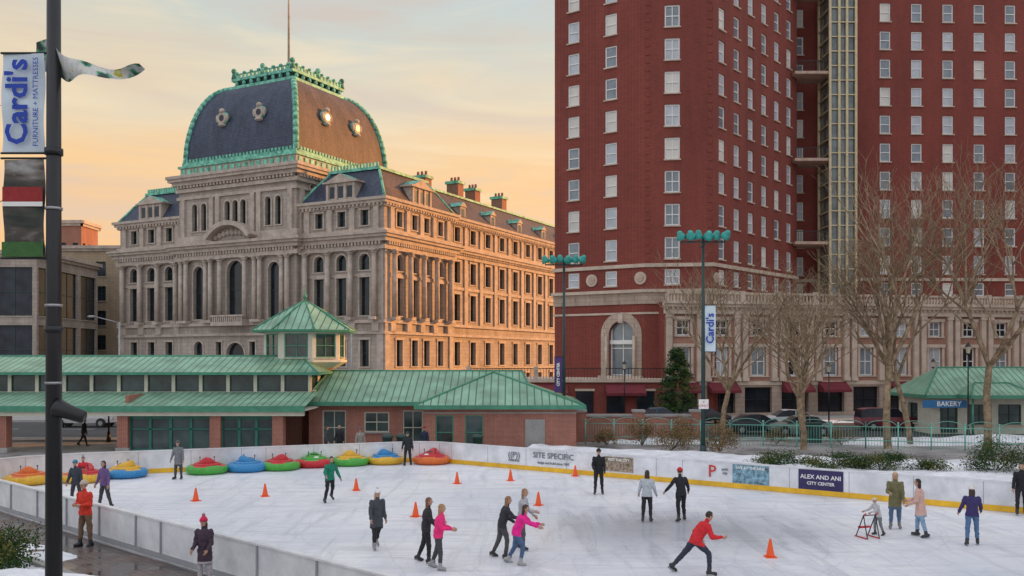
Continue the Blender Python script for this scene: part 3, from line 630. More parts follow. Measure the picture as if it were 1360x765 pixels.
mb.box(X0,X1+.62,53.08,53.2,2.45,2.8,3); mb.box(X0,X1+.62,53.2,57.1,2.5,2.6,5)
mb.box(X0,X1+.5,53.3,53.6,2.2,2.48,5)
for x in (-34.5,-30.3,-23.1,-17.6,-13.9):
    mb.box(x-.32,x+.32,53.55,54.2,0,2.2,0); mb.box(x-.4,x+.4,53.5,54.25,0,.3,7)
mb.box(-34.2,-30.6,53.8,54.05,0,2.2,0)
mb.obj('main_building_west',pm_,sp_)
mb=MB()
for (xa,xb) in ((-22.78,-17.92),(-17.28,-14.22)):
    F=Fr((xa,53.9),(xb,53.9)); n=4 if xb-xa>4 else 3
    fbox(mb,F,0,F.L,2.0,2.2,-.1,.05,0); fbox(mb,F,0,F.L,0,.2,-.1,.05,0); fbox(mb,F,0,F.L,1.35,1.42,-.1,.05,0)
    for i in range(n+1): fbox(mb,F,max(0,i*F.L/n-.08),min(F.L,i*F.L/n+.08),.2,2.0,-.1,.05,0)
    fbox(mb,F,.06,F.L-.06,.15,2.0,-.08,-.04,1)
mb.obj('glazed_doors',[grframe,pgl],sp_)
mb=MB()
mb.box(-23,-13.6,58.5,58.7,0,3.6,0); mb.box(-23.2,-23.0,54.2,58.5,0,3.4,0)
F=Fr((-12.9,57.4),(-5.2,57.4)); facade(mb,F,0,F.L,0,2.9,[(1.6,.1,1.5,2.2,False),(4.3,.9,1.6,1.3,False),(6.6,.1,1.3,2.2,False)],0,5,4,7,depth=.15,fw=.08,sill=.05,mull=True)
def hip(x0,x1,y0,y1,z0,z1,inset,m1=1,m2=2):
    a=[(x0,y0,z0),(x1,y0,z0),(x1,y1,z0),(x0,y1,z0)]; ym=(y0+y1)/2; r0=(x0+inset,ym,z1); r1=(x1-inset,ym,z1)
    mb.poly([a[0],a[1],r1,r0],m1); mb.poly([a[1],a[2],r1],m2); mb.poly([a[2],a[3],r0,r1],m1); mb.poly([a[3],a[0],r0],m2); mb.poly([a[3],a[2],a[1],a[0]],5)
    for p,q in ((r0,r1),(a[0],r0),(a[1],r1)): mb.tube(p,q,.08,.08,6,3)
    mb.box(x0,x1,y0-.08,y0-.01,z0-.22,z0+.03,3); mb.box(x1+.01,x1+.08,y0,y1,z0-.22,z0+.03,3); mb.box(x0-.08,x0-.01,y0,y1,z0-.22,z0+.03,3)
hip(-13.2,1.5,56.6,66.5,2.85,4.75,.8)
wx0,wx1,wy0,wy1=-5.9,4.4,54.4,67
xm=-1.2
z0,z1=2.75,4.7; yr0=58.8
a=[(wx0,wy0,z0),(wx1,wy0,z0),(wx1,wy1,z0),(wx0,wy1,z0)]; r0=(xm,yr0,z1); r1=(xm,wy1-4,z1)
mb.poly([a[0],a[1],r0],1); mb.poly([a[1],a[2],r1,r0],2); mb.poly([a[3],a[0],r0,r1],2); mb.poly([a[2],a[3],r1],1)
for p,q in ((r0,r1),(a[0],r0),(a[1],r0)): mb.tube(p,q,.08,.08,6,3)
mb.box(wx0,wx1,wy0-.08,wy0-.01,z0-.22,z0+.03,3); mb.box(wx1+.01,wx1+.08,wy0,wy1,z0-.22,z0+.03,3); mb.box(wx0,wx1,wy0,wy1,z0-.12,z0-.02,5)
F=Fr((wx0+.5,wy0+.5),(wx1-.5,wy0+.5)); facade(mb,F,0,F.L,0,z0-.1,[(1.3,.05,1.1,2.1,False),(3.1,.05,1.1,2.1,False)],0,3,4,7,depth=.12,fw=.08,sill=0)
F=Fr((wx1-.5,wy0+.5),(wx1-.5,wy1-.5)); facade(mb,F,0,F.L,0,z0-.1,[],0,6,4,7)
F=Fr((wx0+.5,wy1-.5),(wx0+.5,wy0+.5)); facade(mb,F,0,F.L,0,z0-.1,[(10.4,.05,1.0,2.1,False)],0,6,4,7,sill=0)
mb.box(wx0+.48,wx1-.48,wy0+.46,wy0+.5,2.25,2.34,7)
mb.box(.8,2.0,wy0+.44,wy0+.5,.05,1.9,7)
o=mb.obj('main_building_east',pm_,sp_)
mb=MB(); cx,cy=-14.2,62
def octo(r,z,n=8): return [(cx+r*math.cos(math.pi/8+2*math.pi*i/n),cy+r*math.sin(math.pi/8+2*math.pi*i/n),z) for i in range(n)]
mb.loft([octo(1.95,0),octo(1.95,5.2)],0,sm=False); mb.loft([octo(2.1,4.9),octo(2.9,5.35),octo(2.9,5.5)],5,sm=False)
R_=2.75
for i in range(8):
    a0=math.pi/8+2*math.pi*i/8; a1=a0+2*math.pi/8
    p0=(cx+R_*math.cos(a0),cy+R_*math.sin(a0)); p1=(cx+R_*math.cos(a1),cy+R_*math.sin(a1))
    F=Fr(p0,p1); facade(mb,F,0,F.L,5.5,7.5,[(F.L/2,5.65,F.L-.55,1.6,False)],5,3,4,5,depth=.1,fw=.08,mull=True,sill=.05)
mb.loft([octo(3.5,7.35),octo(3.55,7.5)],3,sm=False)
mb.loft([octo(3.55,7.5),octo(2.6,8.05),octo(1.5,8.75),octo(.12,9.55)],1,sm=False)
for i in range(8):
    t=math.pi/8+2*math.pi*i/8; mb.tube((cx+3.55*math.cos(t),cy+3.55*math.sin(t),7.52),(cx+1.5*math.cos(t),cy+1.5*math.sin(t),8.78),.06,.06,5,3)
    mb.tube((cx+1.5*math.cos(t),cy+1.5*math.sin(t),8.78),(cx,cy,9.6),.06,.06,5,3)
mb.tube((cx,cy,9.5),(cx,cy,10.4),.07,.03,6,3); mb.ell((cx,cy,9.85),(.16,.16,.16),3,8,6)
mb.obj('lantern_tower',pm_,sp_)
lw=empty('brick_wall')
mb=MB(); mb.box(4.6,12.5,60.6,61.0,0,1.7,0); mb.box(4.5,12.6,60.5,61.1,1.7,1.85,1)
for x in (4.6,8.5,12.4): mb.box(x-.35,x+.35,60.4,61.2,0,2.0,0); mb.box(x-.42,x+.42,60.33,61.27,2.0,2.15,1)
mb.obj('wall_body',[brick_pav,conc],lw)

bk=empty('bakery_kiosk')
mb=MB(); hip(30.2,46,66,73,2.9,4.9,2.5)
F=Fr((31,66.8),(45.5,66.8)); facade(mb,F,0,F.L,0,2.9,[(1.3,.1,1.3,2.2,False)]+[(3.6+2.2*i,.7,1.7,1.5,False) for i in range(5)],5,6,4,5,depth=.12,fw=.08,sill=.05,mull=True)
F=Fr((31,72.4),(31,66.8)); facade(mb,F,0,F.L,0,2.9,[(2.5,.7,1.7,1.5,False)],5,6,4,5)
hip(32.6,37.5,64.2,68,2.95,3.8,1.2)
mb.tube((32.9,64.5,0),(32.9,64.5,2.9),.08,.08,8,3); mb.tube((37.2,64.5,0),(37.2,64.5,2.9),.08,.08,8,3)
mb.box(29.9,33.1,65.75,65.8,2.0,2.55,9); 
mb.obj('kiosk_body',pm_+[mat('bakery_sign_blue',(.02,.16,.38),.5,.1,2)],bk)
text('BAKERY',bk,(31.8,65.73,2.28),.5,white,bold=.008)

def simplebldg(name,x0,x1,y0,y1,h,mwall,nx,nzr,ww,hh,base=3,rz=0,mg=dark_glass):
    e=empty(name,(x0,y0,0),rz); mb=MB(); wx=x1-x0; wy=y1-y0
    for F in (Fr((0,0),(wx,0)),Fr((wx,0),(wx,wy)),Fr((wx,wy),(0,wy)),Fr((0,wy),(0,0))):
        n=max(1,int(round(F.L/(wx/nx)))); 
        W=[((i+.5)*F.L/n,base+j*(h-base-1)/nzr,ww,hh,False) for i in range(n) for j in range(nzr)]
        facade(mb,F,0,F.L,0,h,W,0,1,2,3,depth=.35,fw=.12,mull=True)
        fbox(mb,F,-.3,F.L+.3,h-.9,h-.5,0,.3,3); fbox(mb,F,-.4,F.L+.4,h-.5,h,0,.6,3); fbox(mb,F,0,F.L,base-1.1,base-.6,0,.2,3)
    mb.poly([(0,0,h-.01),(wx,0,h-.01),(wx,wy,h-.01),(0,wy,h-.01)],3)
    mb.obj('walls',[mwall,dkframe,mg,granite_sm],e); return e
simplebldg('unseen_shade_building',90,120,12,100,40,brick_bg,7,11,1.6,2.2)  # unseen block added at right to keep the low sun off the rink
tanb=masonry('tan_stone',(.46,.35,.24),(.40,.31,.21),(.24,.19,.14),1.0,.4,.02)
dm=glass('bay_window_glass',(.03,.035,.05),.25,.5,.3)
simplebldg('stone_commercial_building',-95,-64.2,122,140,20.2,granite,5,2,5.0,6.6,3.5,mg=dm)
simplebldg('tan_building',-78,-59.5,146,165,23.8,tanb,4,5,1.6,2.4,mg=dm)
simplebldg('red_brick_tower_block',-75.5,-71.5,150,156,28.5,brick_bg,2,6,.9,1.4,mg=dm)
simplebldg('background_building',-130,-97,118,145,17,brick_bg,7,4,1.8,2.4,mg=dm)

# ------------------------------------------------------------ people
SKIN=(.50,.29,.20)
def cmat(pref,c,rough=.85,var=.2): return mat('%s_%02d_%02d_%02d'%(pref,int(c[0]*99),int(c[1]*99),int(c[2]*99)),c,rough,var,9,.5)
def legd(a,ab,s): a=math.radians(a);ab=math.radians(ab); return Vector((math.sin(ab)*s,math.sin(a)*math.cos(ab),-math.cos(a)*math.cos(ab)))
def person(name,X,Y,bearing,h=1.72,jacket=(.1,.1,.12),pants=(.02,.02,.025),hat=None,hair=(.06,.035,.02),longhair=False,lean=4,legs=((8,0,4),(-8,8,4)),arms=((8,15,12),(-5,15,12)),
           coat=False,skates=True,z=.02,headturn=0,glove=None,skirt=False,pom=None,seated=False,shoe=(.03,.03,.035),twist=0):
    e=empty(name,(X,Y,z),-math.radians(bearing)); s=h/1.72; e.scale=(s,s,s)
    P=Vector((0,0,.93)); L=math.radians(lean); spn=Vector((0,math.sin(L),math.cos(L)))
    f_=Vector((0,math.cos(L),-math.sin(L))); tw_=math.radians(twist)
    shx=Vector((math.cos(tw_),math.sin(tw_),0))
    prim=[]; ank=[]
    for k,(sd,(a,kn,ab)) in enumerate(zip((1,-1),legs)):
        hp=P+Vector((sd*.09,0,-.03)); k_=hp+legd(a,ab,sd)*.43; d2=legd(a-kn,ab*.8,sd); an=k_+d2*.41
        ank.append((hp,k_,an,d2))
    mz=min(a[2].z for a in ank); off=(.125 if skates else .085)-mz
    if seated: off=0
    up=Vector((0,0,off)); P=P+up
    skb=MB()
    for sd,(hp,k_,an,d2) in zip((1,-1),ank):
        hp=hp+up;k_=k_+up;an=an+up
        prim.append((hp,k_,.102,.070,1)); prim.append((k_,an,.070,.054,1))
        fd=Vector((0,-d2.z,d2.y)); fd=(fd*1.0+Vector((sd*.18,0,0))).normalized()
        if fd.z>0.15: fd.z=.15
        heel=an-fd*.05+d2*.045; toe=an+fd*.15+d2*.055
        prim.append((an-d2*.09,an+d2*.03,.058,.056,3)); prim.append((heel,toe,.050,.042,3))
        if skates:
            dn=d2; u=fd; r=u.cross(dn).normalized()*.006
            a0=heel-u*.03+dn*.05; a1=toe+u*.04+dn*.045
            skb.hexa([a0-r,a1-r,a1+r,a0+r,a0-r+dn*.035,a1-r+dn*.03,a1+r+dn*.03,a0+r+dn*.035],0)
            skb.tube(heel+dn*.03,heel+dn*.06,.018,.015,6,0); skb.tube(toe+dn*.02,toe+dn*.06,.018,.015,6,0)
    nb=P+spn*.50
    hd=(spn*.5+Vector((0,.0,.5))).normalized()
    hc=nb+hd*.175+f_*.02
    prim.append((nb-spn*.05,hc-hd*.05,.060,.052,2))
    hands=[]
    for sd,(a,el_,ab) in zip((1,-1),arms):
        sh=P+spn*.43+shx*(sd*.175)
        d1=legd(a,ab,sd)
        e1=sh+d1*.28; inw=ab*.7-(max(0,el_-35)*.45); d2=legd(a+el_,inw,sd); w_=e1+d2*.245
        prim.append((sh,e1,.076,.060,0)); prim.append((e1,w_,.060,.046,0)); hands.append((w_,d2,sd))
    tmb=MB(); n=16
    spec=[(-.03,.172,.13),(.08,.168,.13),(.18,.162,.128),(.30,.180,.138),(.40,.186,.13),(.45,.155,.11),(.50,.085,.078)]
    if coat: spec=[(-.36,.20,.17),(-.2,.19,.16),(-.08,.182,.145)]+spec
    elif skirt: spec=[(-.22,.20,.18),(-.1,.175,.145)]+spec
    else: spec=[(-.14,.165,.13)]+spec
    def axis(t): 
        if t>=0: return spn
        return (spn*.35+Vector((0,0,.65))).normalized()
    rg=[[P+axis(t)*t+shx*(rx*math.cos(2*math.pi*i/n)) +f_*(ry*math.sin(2*math.pi*i/n)) for i in range(n)] for t,rx,ry in spec]
    tmb.loft(rg,0)
    for p0,p1,r0,r1,lab in prim:
        tmb.tube(p0,p1,r0,r1,12); tmb.ell(p0,(r0,)*3,0,12,8); tmb.ell(p1,(r1,)*3,0,12,8)
    tmp=tmb.obj('tmp',[],None,fix=True)
    md=tmp.modifiers.new('r','REMESH'); md.mode='VOXEL'; md.voxel_size=.016; md.use_smooth_shade=True
    ms=tmp.modifiers.new('s','SMOOTH'); ms.factor=.5; ms.iterations=3
    tx=bpy.data.textures.get('folds') or bpy.data.textures.new('folds','CLOUDS'); tx.noise_scale=.10; tx.noise_depth=2
    dp=tmp.modifiers.new('d','DISPLACE'); dp.texture=tx; dp.strength=.045; dp.mid_level=.5
    dg=bpy.context.evaluated_depsgraph_get(); me=bpy.data.meshes.new_from_object(tmp.evaluated_get(dg)); bpy.data.objects.remove(tmp)
    me.materials.clear()
    for m_ in (cmat('jacket',jacket),cmat('trousers',pants),cmat('skin',SKIN,.6,.05),cmat('boot',shoe,.5)): me.materials.append(m_)
    tors=(P-spn*.02,P+spn*.46,.15,.15,0); allp=prim+[tors]
    hem=-.30 if coat else (-.18 if skirt else -.11)
    for f in me.polygons:
        c=f.center; best=9;lab=0
        for p0,p1,r0,r1,lb in allp:
            d=p1-p0; t=max(0,min(1,(c-p0).dot(d)/max(1e-9,d.length_squared))); q=(c-p0-d*t).length-(r0+(r1-r0)*t)
            if q<best: best=q;lab=lb
        v=c-P
        if lab==1 and v.dot(axis(-1))>hem and abs(v.x)<.24 and abs(v.dot(f_))<.22: lab=0
        if lab==0 and v.dot(axis(-1))<hem-.0 and (not coat) and abs(v.x)<.3 and v.length<.35 and not any((c-w_).length<.12 for w_,_,_ in hands): lab=1
        f.material_index=lab; f.use_smooth=True
    bo=bpy.data.objects.new('body',me); col.objects.link(bo); bo.parent=e
    if skates: skb.obj('skate_blades',[steel],e)
    hb=MB()
    for w_,d,sd in hands:
        nn=Vector((-sd,0,0)); nn=(nn-d*nn.dot(d)).normalized(); pp=d.cross(nn).normalized()
        fw_=pp if pp.dot(f_)>0 else -pp
        hb.tube(w_-d*.02,w_+d*.09,.028,.036,8); hb.ell(w_+d*.085,(.034,)*3,0,8,6)
        for i,(o_,ll) in enumerate(((-.030,.055),(-.010,.07),(.010,.075),(.030,.065))):
            b0=w_+d*.095+fw_*o_; m_=b0+d*ll*.55+nn*.008; t_=m_+d*ll*.35+nn*.025
            hb.tube(b0,m_,.0095,.009,6); hb.tube(m_,t_,.009,.0075,6)
        b0=w_+d*.035+fw_*.028; m_=b0+d*.03+fw_*.028+nn*.01; t_=m_+d*.03+fw_*.006+nn*.01
        hb.tube(b0,m_,.013,.011,6); hb.tube(m_,t_,.011,.009,6)
    hb.obj('hands',[cmat('glove',glove) if glove else cmat('skin',SKIN,.6,.05)],e)
    hm_=MB(); M=Matrix.Translation(hc)@Matrix.Rotation(-math.radians(headturn),4,'Z')@Matrix.Rotation(-L*.35,4,'X')
    hm_.ell((0,0,.02),(.075,.092,.098),0,16,12,M); hm_.ell((0,.018,-.045),(.055,.066,.068),0,12,8,M)
    hm_.loft([[M@Vector(p) for p in ((-.009,.086,.03),(.009,.086,.03),(.007,.08,.0),(-.007,.08,.0))],[M@Vector(p) for p in ((-.015,.088,-.018),(.015,.088,-.018),(.011,.114,-.012),(-.011,.114,-.012))]],0)
    for sx in (-1,1):
        hm_.ell((sx*.076,-.005,.0),(.012,.02,.03),0,8,6,M); hm_.ell((sx*.03,.083,.02),(.014,.008,.008),3,8,6,M); hm_.ell((sx*.03,.090,.02),(.006,.004,.006),1,6,4,M)
        hm_.ell((sx*.03,.085,.038),(.017,.007,.004),2,8,4,M)
    hm_.ell((0,.080,-.055),(.022,.008,.007),4,8,4,M)
    hm_.ell((0,-.008,.028),(.083,.099,.103),2,18,12,M,keep=lambda x,y,z_: not(y>.25 and z_<.5) and z_>-.55)
    if longhair:
        hm_.loft([[M@Vector((rx*math.cos(t),-.045+ry*math.sin(t),zz_)) for t in [2*math.pi*i/10 for i in range(10)]] for zz_,rx,ry in ((.03,.07,.05),(-.06,.09,.055),(-.16,.085,.05),(-.27,.07,.04),(-.33,.03,.02))],2)
    mats=[cmat('skin',SKIN,.6,.05),cmat('pupil',(.02,.015,.01),.3),cmat('hair',hair,.7,.3),cmat('eye_white',(.6,.6,.58),.3),cmat('lips',(.35,.10,.09),.5)]
    if hat:
        hm_.ell((0,-.008,.045),(.092,.106,.112),5,18,12,M,keep=lambda x,y,z_: z_>.02)
        hm_.loft([[M@Vector((rx*math.cos(t),-.008+rx*1.14*math.sin(t),zz_)) for t in [2*math.pi*i/16 for i in range(16)]] for zz_,rx in ((.032,.094),(.03,.100),(.072,.101),(.075,.092))],5)
        if pom: hm_.ell((0,-.01,.185),(.045,.045,.045),6,10,8,M)
        mats+= [cmat('hat',hat),cmat('pompom',pom or hat)]
    hm_.obj('head',mats,e)
    return e
pi_=person
pi_('ice_skater',4.75,23.4,88,1.80,(.62,.02,.03),(.03,.035,.06),hair=(.03,.02,.015),lean=34,legs=((46,48,12),(-36,4,10)),arms=((15,75,16),(-35,70,20)),headturn=-15,twist=14)
pi_('ice_skater',-1.95,23.9,100,1.68,(.85,.03,.20),(.06,.06,.065),hair=(.35,.2,.08),longhair=True,lean=8,legs=((12,12,5),(-8,14,4)),arms=((22,65,10),(6,70,12)),shoe=(.35,.35,.36))
pi_('ice_skater',-2.35,24.7,85,1.72,(.03,.03,.035),(.02,.02,.022),hair=(.18,.09,.05),longhair=True,lean=6,legs=((10,10,4),(-8,14,4)),arms=((25,60,10),(6,40,10)))
pi_('ice_skater',.12,24.5,95,1.66,(.85,.02,.28),(.07,.13,.24),hair=(.05,.03,.02),longhair=True,lean=24,legs=((28,38,6),(-6,24,6)),arms=((60,12,8),(40,45,10)),shoe=(.4,.4,.4),twist=-10)
pi_('ice_skater',-.28,25.3,80,1.70,(.035,.035,.045),(.08,.08,.09),hair=(.25,.14,.07),lean=16,longhair=True,legs=((18,26,5),(-8,16,5)),arms=((40,45,10),(10,45,10)))
pi_('ice_skater',.30,26.4,110,1.72,(.42,.42,.45),(.10,.10,.11),hair=(.30,.18,.10),longhair=True,lean=6,legs=((10,10,5),(-8,12,5)),arms=((45,35,16),(10,35,12)))
pi_('ice_skater',-3.97,26.5,150,1.70,(.06,.065,.08),(.02,.02,.025),hat=(.75,.75,.75),pom=(.75,.75,.75),longhair=True,hair=(.45,.30,.12),coat=True,lean=5,legs=((16,6,4),(-18,14,3)),arms=((12,25,12),(-8,25,10)),shoe=(.3,.3,.3))
pi_('ice_skater',-7.1,35.2,140,1.78,(.01,.20,.12),(.015,.015,.02),hair=(.05,.03,.02),lean=12,legs=((24,30,14),(-18,20,14)),arms=((25,40,28),(-15,35,26)))
pi_('ice_skater',-15.4,41.7,190,1.72,(.18,.19,.20),(.06,.06,.07),hat=(.1,.1,.1),coat=True,legs=((2,0,4),(-2,0,4)))
pi_('rink_steward',3.56,37.1,185,1.80,(.012,.013,.016),(.012,.012,.015),hat=(.015,.015,.02),legs=((2,0,4),(-2,0,4)),arms=((8,60,10),(4,40,8)),glove=(.02,.02,.02))
pi_('ice_skater',4.60,30.8,15,1.70,(.46,.50,.54),(.02,.02,.025),hair=(.05,.03,.02),longhair=True,lean=6,legs=((6,8,3),(-4,6,3)),arms=((8,30,14),(4,30,16)))
pi_('ice_skater',5.80,31.0,-15,1.76,(.018,.018,.024),(.015,.015,.02),hat=(.55,.02,.02),lean=8,legs=((14,16,6),(-8,10,6)),arms=((12,25,28),(8,25,38)))
pi_('ice_skater',12.55,29.6,200,1.80,(.16,.15,.07),(.08,.14,.24),hair=(.55,.38,.18),longhair=True,coat=True,legs=((4,4,3),(-4,4,3)),arms=((20,70,8),(4,15,8)),shoe=(.2,.2,.2))
pi_('ice_skater',12.75,28.2,-60,1.76,(.62,.40,.34),(.22,.34,.48),hair=(.03,.02,.015),longhair=True,coat=True,lean=6,legs=((12,10,3),(-8,8,3)),arms=((20,50,8),(8,50,8)))
pi_('child_skater',11.55,28.5,255,1.16,(.50,.50,.52),(.18,.19,.2),hat=(.6,.5,.45),coat=False,lean=18,legs=((12,18,5),(-4,16,5)),arms=((45,30,8),(45,30,8)))
pi_('ice_skater',13.75,27.0,20,1.70,(.04,.03,.12),(.08,.16,.30),hat=(.7,.68,.65),longhair=True,hair=(.05,.03,.02),lean=6,legs=((12,12,5),(-8,8,5)),arms=((12,45,16),(5,35,20)))
pi_('ice_skater',18.15,32.2,200,1.80,(.015,.015,.018),(.015,.015,.018),hair=(.03,.02,.02))
pi_('spectator',-12.75,27.0,200,1.92,(.62,.04,.02),(.17,.10,.06),hat=(.50,.43,.33),skates=False,z=.0,legs=((3,0,4),(-3,0,4)),arms=((2,95,6),(2,95,6)),coat=False,lean=3)
pi_('spectator',-7.55,22.2,190,1.68,(.06,.035,.06),(.45,.42,.45),hat=(.62,.02,.08),pom=(.4,.15,.18),skates=False,z=.0,longhair=True,hair=(.05,.03,.02),coat=True,legs=((2,0,3),(-2,0,3)),arms=((4,50,7),(4,50,7)))
pi_('ice_skater',-15.15,33.6,210,1.72,(.14,.08,.22),(.05,.05,.06),hair=(.05,.03,.02),longhair=True)
pi_('ice_skater',-16.55,34.3,190,1.66,(.04,.05,.07),(.05,.05,.06),hat=(.05,.2,.3))
pi_('rink_attendant',-5.45,47.2,180,1.72,(.02,.025,.03),(.02,.02,.025),hat=(.05,.05,.06),skates=False)
pi_('pedestrian',-10.6,51.5,90,1.72,(.05,.05,.06),(.02,.02,.03),skates=False,z=0)
pi_('pedestrian',-9.9,52,200,1.74,(.02,.02,.03),(.02,.02,.03),skates=False,z=0,hair=(.3,.2,.1))
pi_('pedestrian',-8.6,51.2,170,1.66,(.3,.28,.25),(.03,.03,.04),skates=False,z=0,hat=(.1,.1,.12))
pi_('pedestrian',-5.0,51.6,200,1.70,(.02,.03,.06),(.02,.02,.03),skates=False,z=0,hat=(.3,.02,.02))
pi_('pedestrian',-27.5,58,90,1.72,(.02,.02,.03),(.02,.02,.03),skates=False,z=0,legs=((22,6,3),(-22,12,3)),lean=6)

def bumper_car(X,Y,c1,c2,rz):
    e=empty('bumper_car',(X,Y,.02),rz); mb=MB(); e.scale=(.92,.92,.88)
    mb.torus((0,0,.24),.82,.27,0,40,14,mf=lambda i,j: 1 if (j in (2,3,4) and (i//5)%2) else 0,sz=.9)
    mb.torus((0,0,.46),.60,.13,1,30,10)
    mb.tube((0,0,.04),(0,0,.40),.72,.6,24,2)
    n=20
    rings=[]
    for zz_,sc in ((.40,1.0),(.52,1.04),(.64,.96),(.70,.80)):
        ring=[]
        for i in range(n):
            t=2*math.pi*i/n; back=max(0,-math.sin(t))
            ring.append((.44*sc*math.cos(t),.46*sc*math.sin(t),zz_+back*back*(zz_-.40)*.75))
        rings.append(ring)
    mb.loft(rings,1); mb.ell((0,.08,.70),(.27,.27,.06),2,12,8)
    mb.ell((0,.56,.58),(.16,.10,.07),3,10,6)
    for sx in (-.36,.36): mb.tube((sx,.16,.6),(sx,.2,.85),.018,.018,6,2); mb.ell((sx,.2,.87),(.035,.035,.045),2,8,6)
    mb.obj('hull',[cmat('vinyl',c1,.35),cmat('vinyl',c2,.35),black,white],e)
    return e
Yc=(.72,.42,.03);Rc=(.55,.02,.03);Gc=(.07,.38,.05);Bc=(.03,.24,.52);Oc=(.70,.15,.02)
for (x,y,c1,c2,rz) in ((38,643,Yc,Oc,.4),(112,640,Yc,Rc,2.9),(167,634,Bc,Yc,1.2),(275,629,Gc,Rc,.3),(328,626,Bc,Bc,5.9),(372,624,Gc,Rc,.5),(417,620,Rc,Gc,3.6),(465,618,Gc,Yc,.1),(512,616,Yc,Bc,6.1),(573,616,Oc,Rc,2.7)):
    Yw=6720/(y-476); bumper_car((x-680)/1200*Yw,Yw,c1,c2,rz)
pi_('bumper_car_rider',-19.45,41.0,170,1.5,(.6,.03,.04),(.03,.03,.04),hair=(.05,.03,.02),skates=False,seated=True,z=-.36,legs=((80,70,8),(80,70,8)),arms=((30,50,12),(30,50,12)))

co_m=mat('cone_orange',(.88,.10,.015),.45,.08,3)
def cone(X,Y):
    mb=MB(); mb.box(-.15,.15,-.15,.15,0,.03,0)
    n=20
    mb.loft([[(r*math.cos(2*math.pi*i/n),r*math.sin(2*math.pi*i/n),z) for i in range(n)] for z,r in ((.03,.125),(.06,.115),(.5,.032),(.52,.025))],0)
    mb.obj('traffic_cone',[co_m],loc=(X,Y,.021),rz=R.uniform(0,1.5))
for x,y in ((260,666),(352,660),(473,652),(552,687),(607,643),(678,639),(715,672),(764,633),(1023,741)):
    Yw=6720/(y-476); cone((x-680)/1200*Yw,Yw)
e=empty('skating_aid',(11.05,28.1,.02),.3); mb=MB()
for sx in (-.22,.22):
    mb.tube((sx,-.3,.03),(sx,.3,.03),.02,.02,8,1); mb.tube((sx,-.28,.03),(sx,-.1,.72),.017,.017,8,0); mb.tube((sx,.25,.03),(sx,-.1,.72),.017,.017,8,0); mb.tube((sx,-.1,.72),(sx,-.22,.8),.022,.022,8,1)
mb.tube((-.22,-.1,.72),(.22,-.1,.72),.017,.017,8,0); mb.tube((-.22,.12,.3),(.22,.12,.3),.017,.017,8,0); mb.box(-.2,.2,.05,.2,.3,.34,1)
mb.obj('frame',[black,cmat('plastic',(.5,.03,.03),.4)],e)

def board_sign(s,width,z0,z1,colr,lines,tcol=None):
    p=Vector((-3.2,48.0))+dr*s-nrm*.012
    e=empty('advertising_sign',(p.x,p.y,0),math.atan2(-.583,.8125)); 
    if colr is not None:
        mb=MB(); mb.box(-width/2,width/2,-.012,0,z0,z1,0); mb.obj('panel',[colr],e)
    tm=tcol or white
    for i,(t,sz,dx,dz) in enumerate(lines): text(t,e,(dx,-.02,dz),sz,tm,ext=.003,bold=.004)
    return e
navy=mat('navy_panel',(.03,.02,.10),.5,.3,4); artm=mat('picture_panel',(.015,.06,.10),.5,.9,5,c2=(.18,.32,.40)); art2=mat('picture_panel_green',(.03,.13,.08),.5,.9,7,c2=(.30,.22,.16))
greyt=mat('grey_ink',(.16,.17,.19),.6,.05,3); redt=mat('red_ink',(.6,.04,.03),.6,.05,3)
def s_at(x): 
    k=(x-680)/1200; t=(k*48+3.2)/(.8125+.583*k); return t
board_sign(s_at(735),2.6,.3,1,None,[('SITE SPECIFIC',.40,0,.80),('design and build since 1997',.17,0,.45)],greyt)
board_sign(s_at(683),1,.3,1,None,[('((P))',.42,0,.72),('PARKING',.16,0,.45)],greyt)
board_sign(s_at(822),1.5,.32,1.0,art2,[('VISIT THE CITY',.17,0,.86)])
board_sign(s_at(946),1,.3,1,None,[('P',.75,0,.66)],redt)
board_sign(s_at(963),1,.3,1,None,[('park\ncity',.16,0,.72)],greyt)
board_sign(s_at(997),1.6,.26,1.05,artm,[('LIVE AT THE RINK',.16,0,.92)])
board_sign(s_at(1090),1.8,.24,1.05,navy,[('ALEX AND ANI',.24,0,.76),('CITY CENTER',.18,0,.5)])

fe=empty('iron_fence'); mb=MB()
fp=[(4.8,59.0),(14,58.0),(22,56.2),(31,53.6),(40,50)]
for i in range(len(fp)-1):
    a=Vector(fp[i]);b_=Vector(fp[i+1]);d=b_-a;Ln=d.length;d.normalize(); zb=.35
    for zz_ in (.5,1.35): mb.tube((a.x,a.y,zz_),(b_.x,b_.y,zz_),.028,.028,5,0)
    n=int(Ln/.17)
    for k in range(n): p=a+d*(k*Ln/n); mb.tube((p.x,p.y,zb-.35),(p.x,p.y,1.35),.011,.011,4,0,cap=False)
    n2=int(Ln/1.7)
    for k in range(n2+1):
        p=a+d*(k*Ln/n2); mb.tube((p.x,p.y,0),(p.x,p.y,1.55),.045,.045,6,0); mb.ell((p.x,p.y,1.6),(.07,.07,.07),0,6,5)
        if k<n2:
            c=a+d*((k+.5)*Ln/n2); r=.8*Ln/n2/1.7
            for q in range(8):
                t0=math.pi*q/8;t1=math.pi*(q+1)/8
                A_=c+d*(r*math.cos(t0));B_=c+d*(r*math.cos(t1)); mb.tube((A_.x,A_.y,1.35+.42*math.sin(t0)),(B_.x,B_.y,1.35+.42*math.sin(t1)),.018,.018,4,0,cap=False)
mb.obj('railings',[mat('pale_green_iron',(.18,.50,.40),.5,.15,2)],fe)

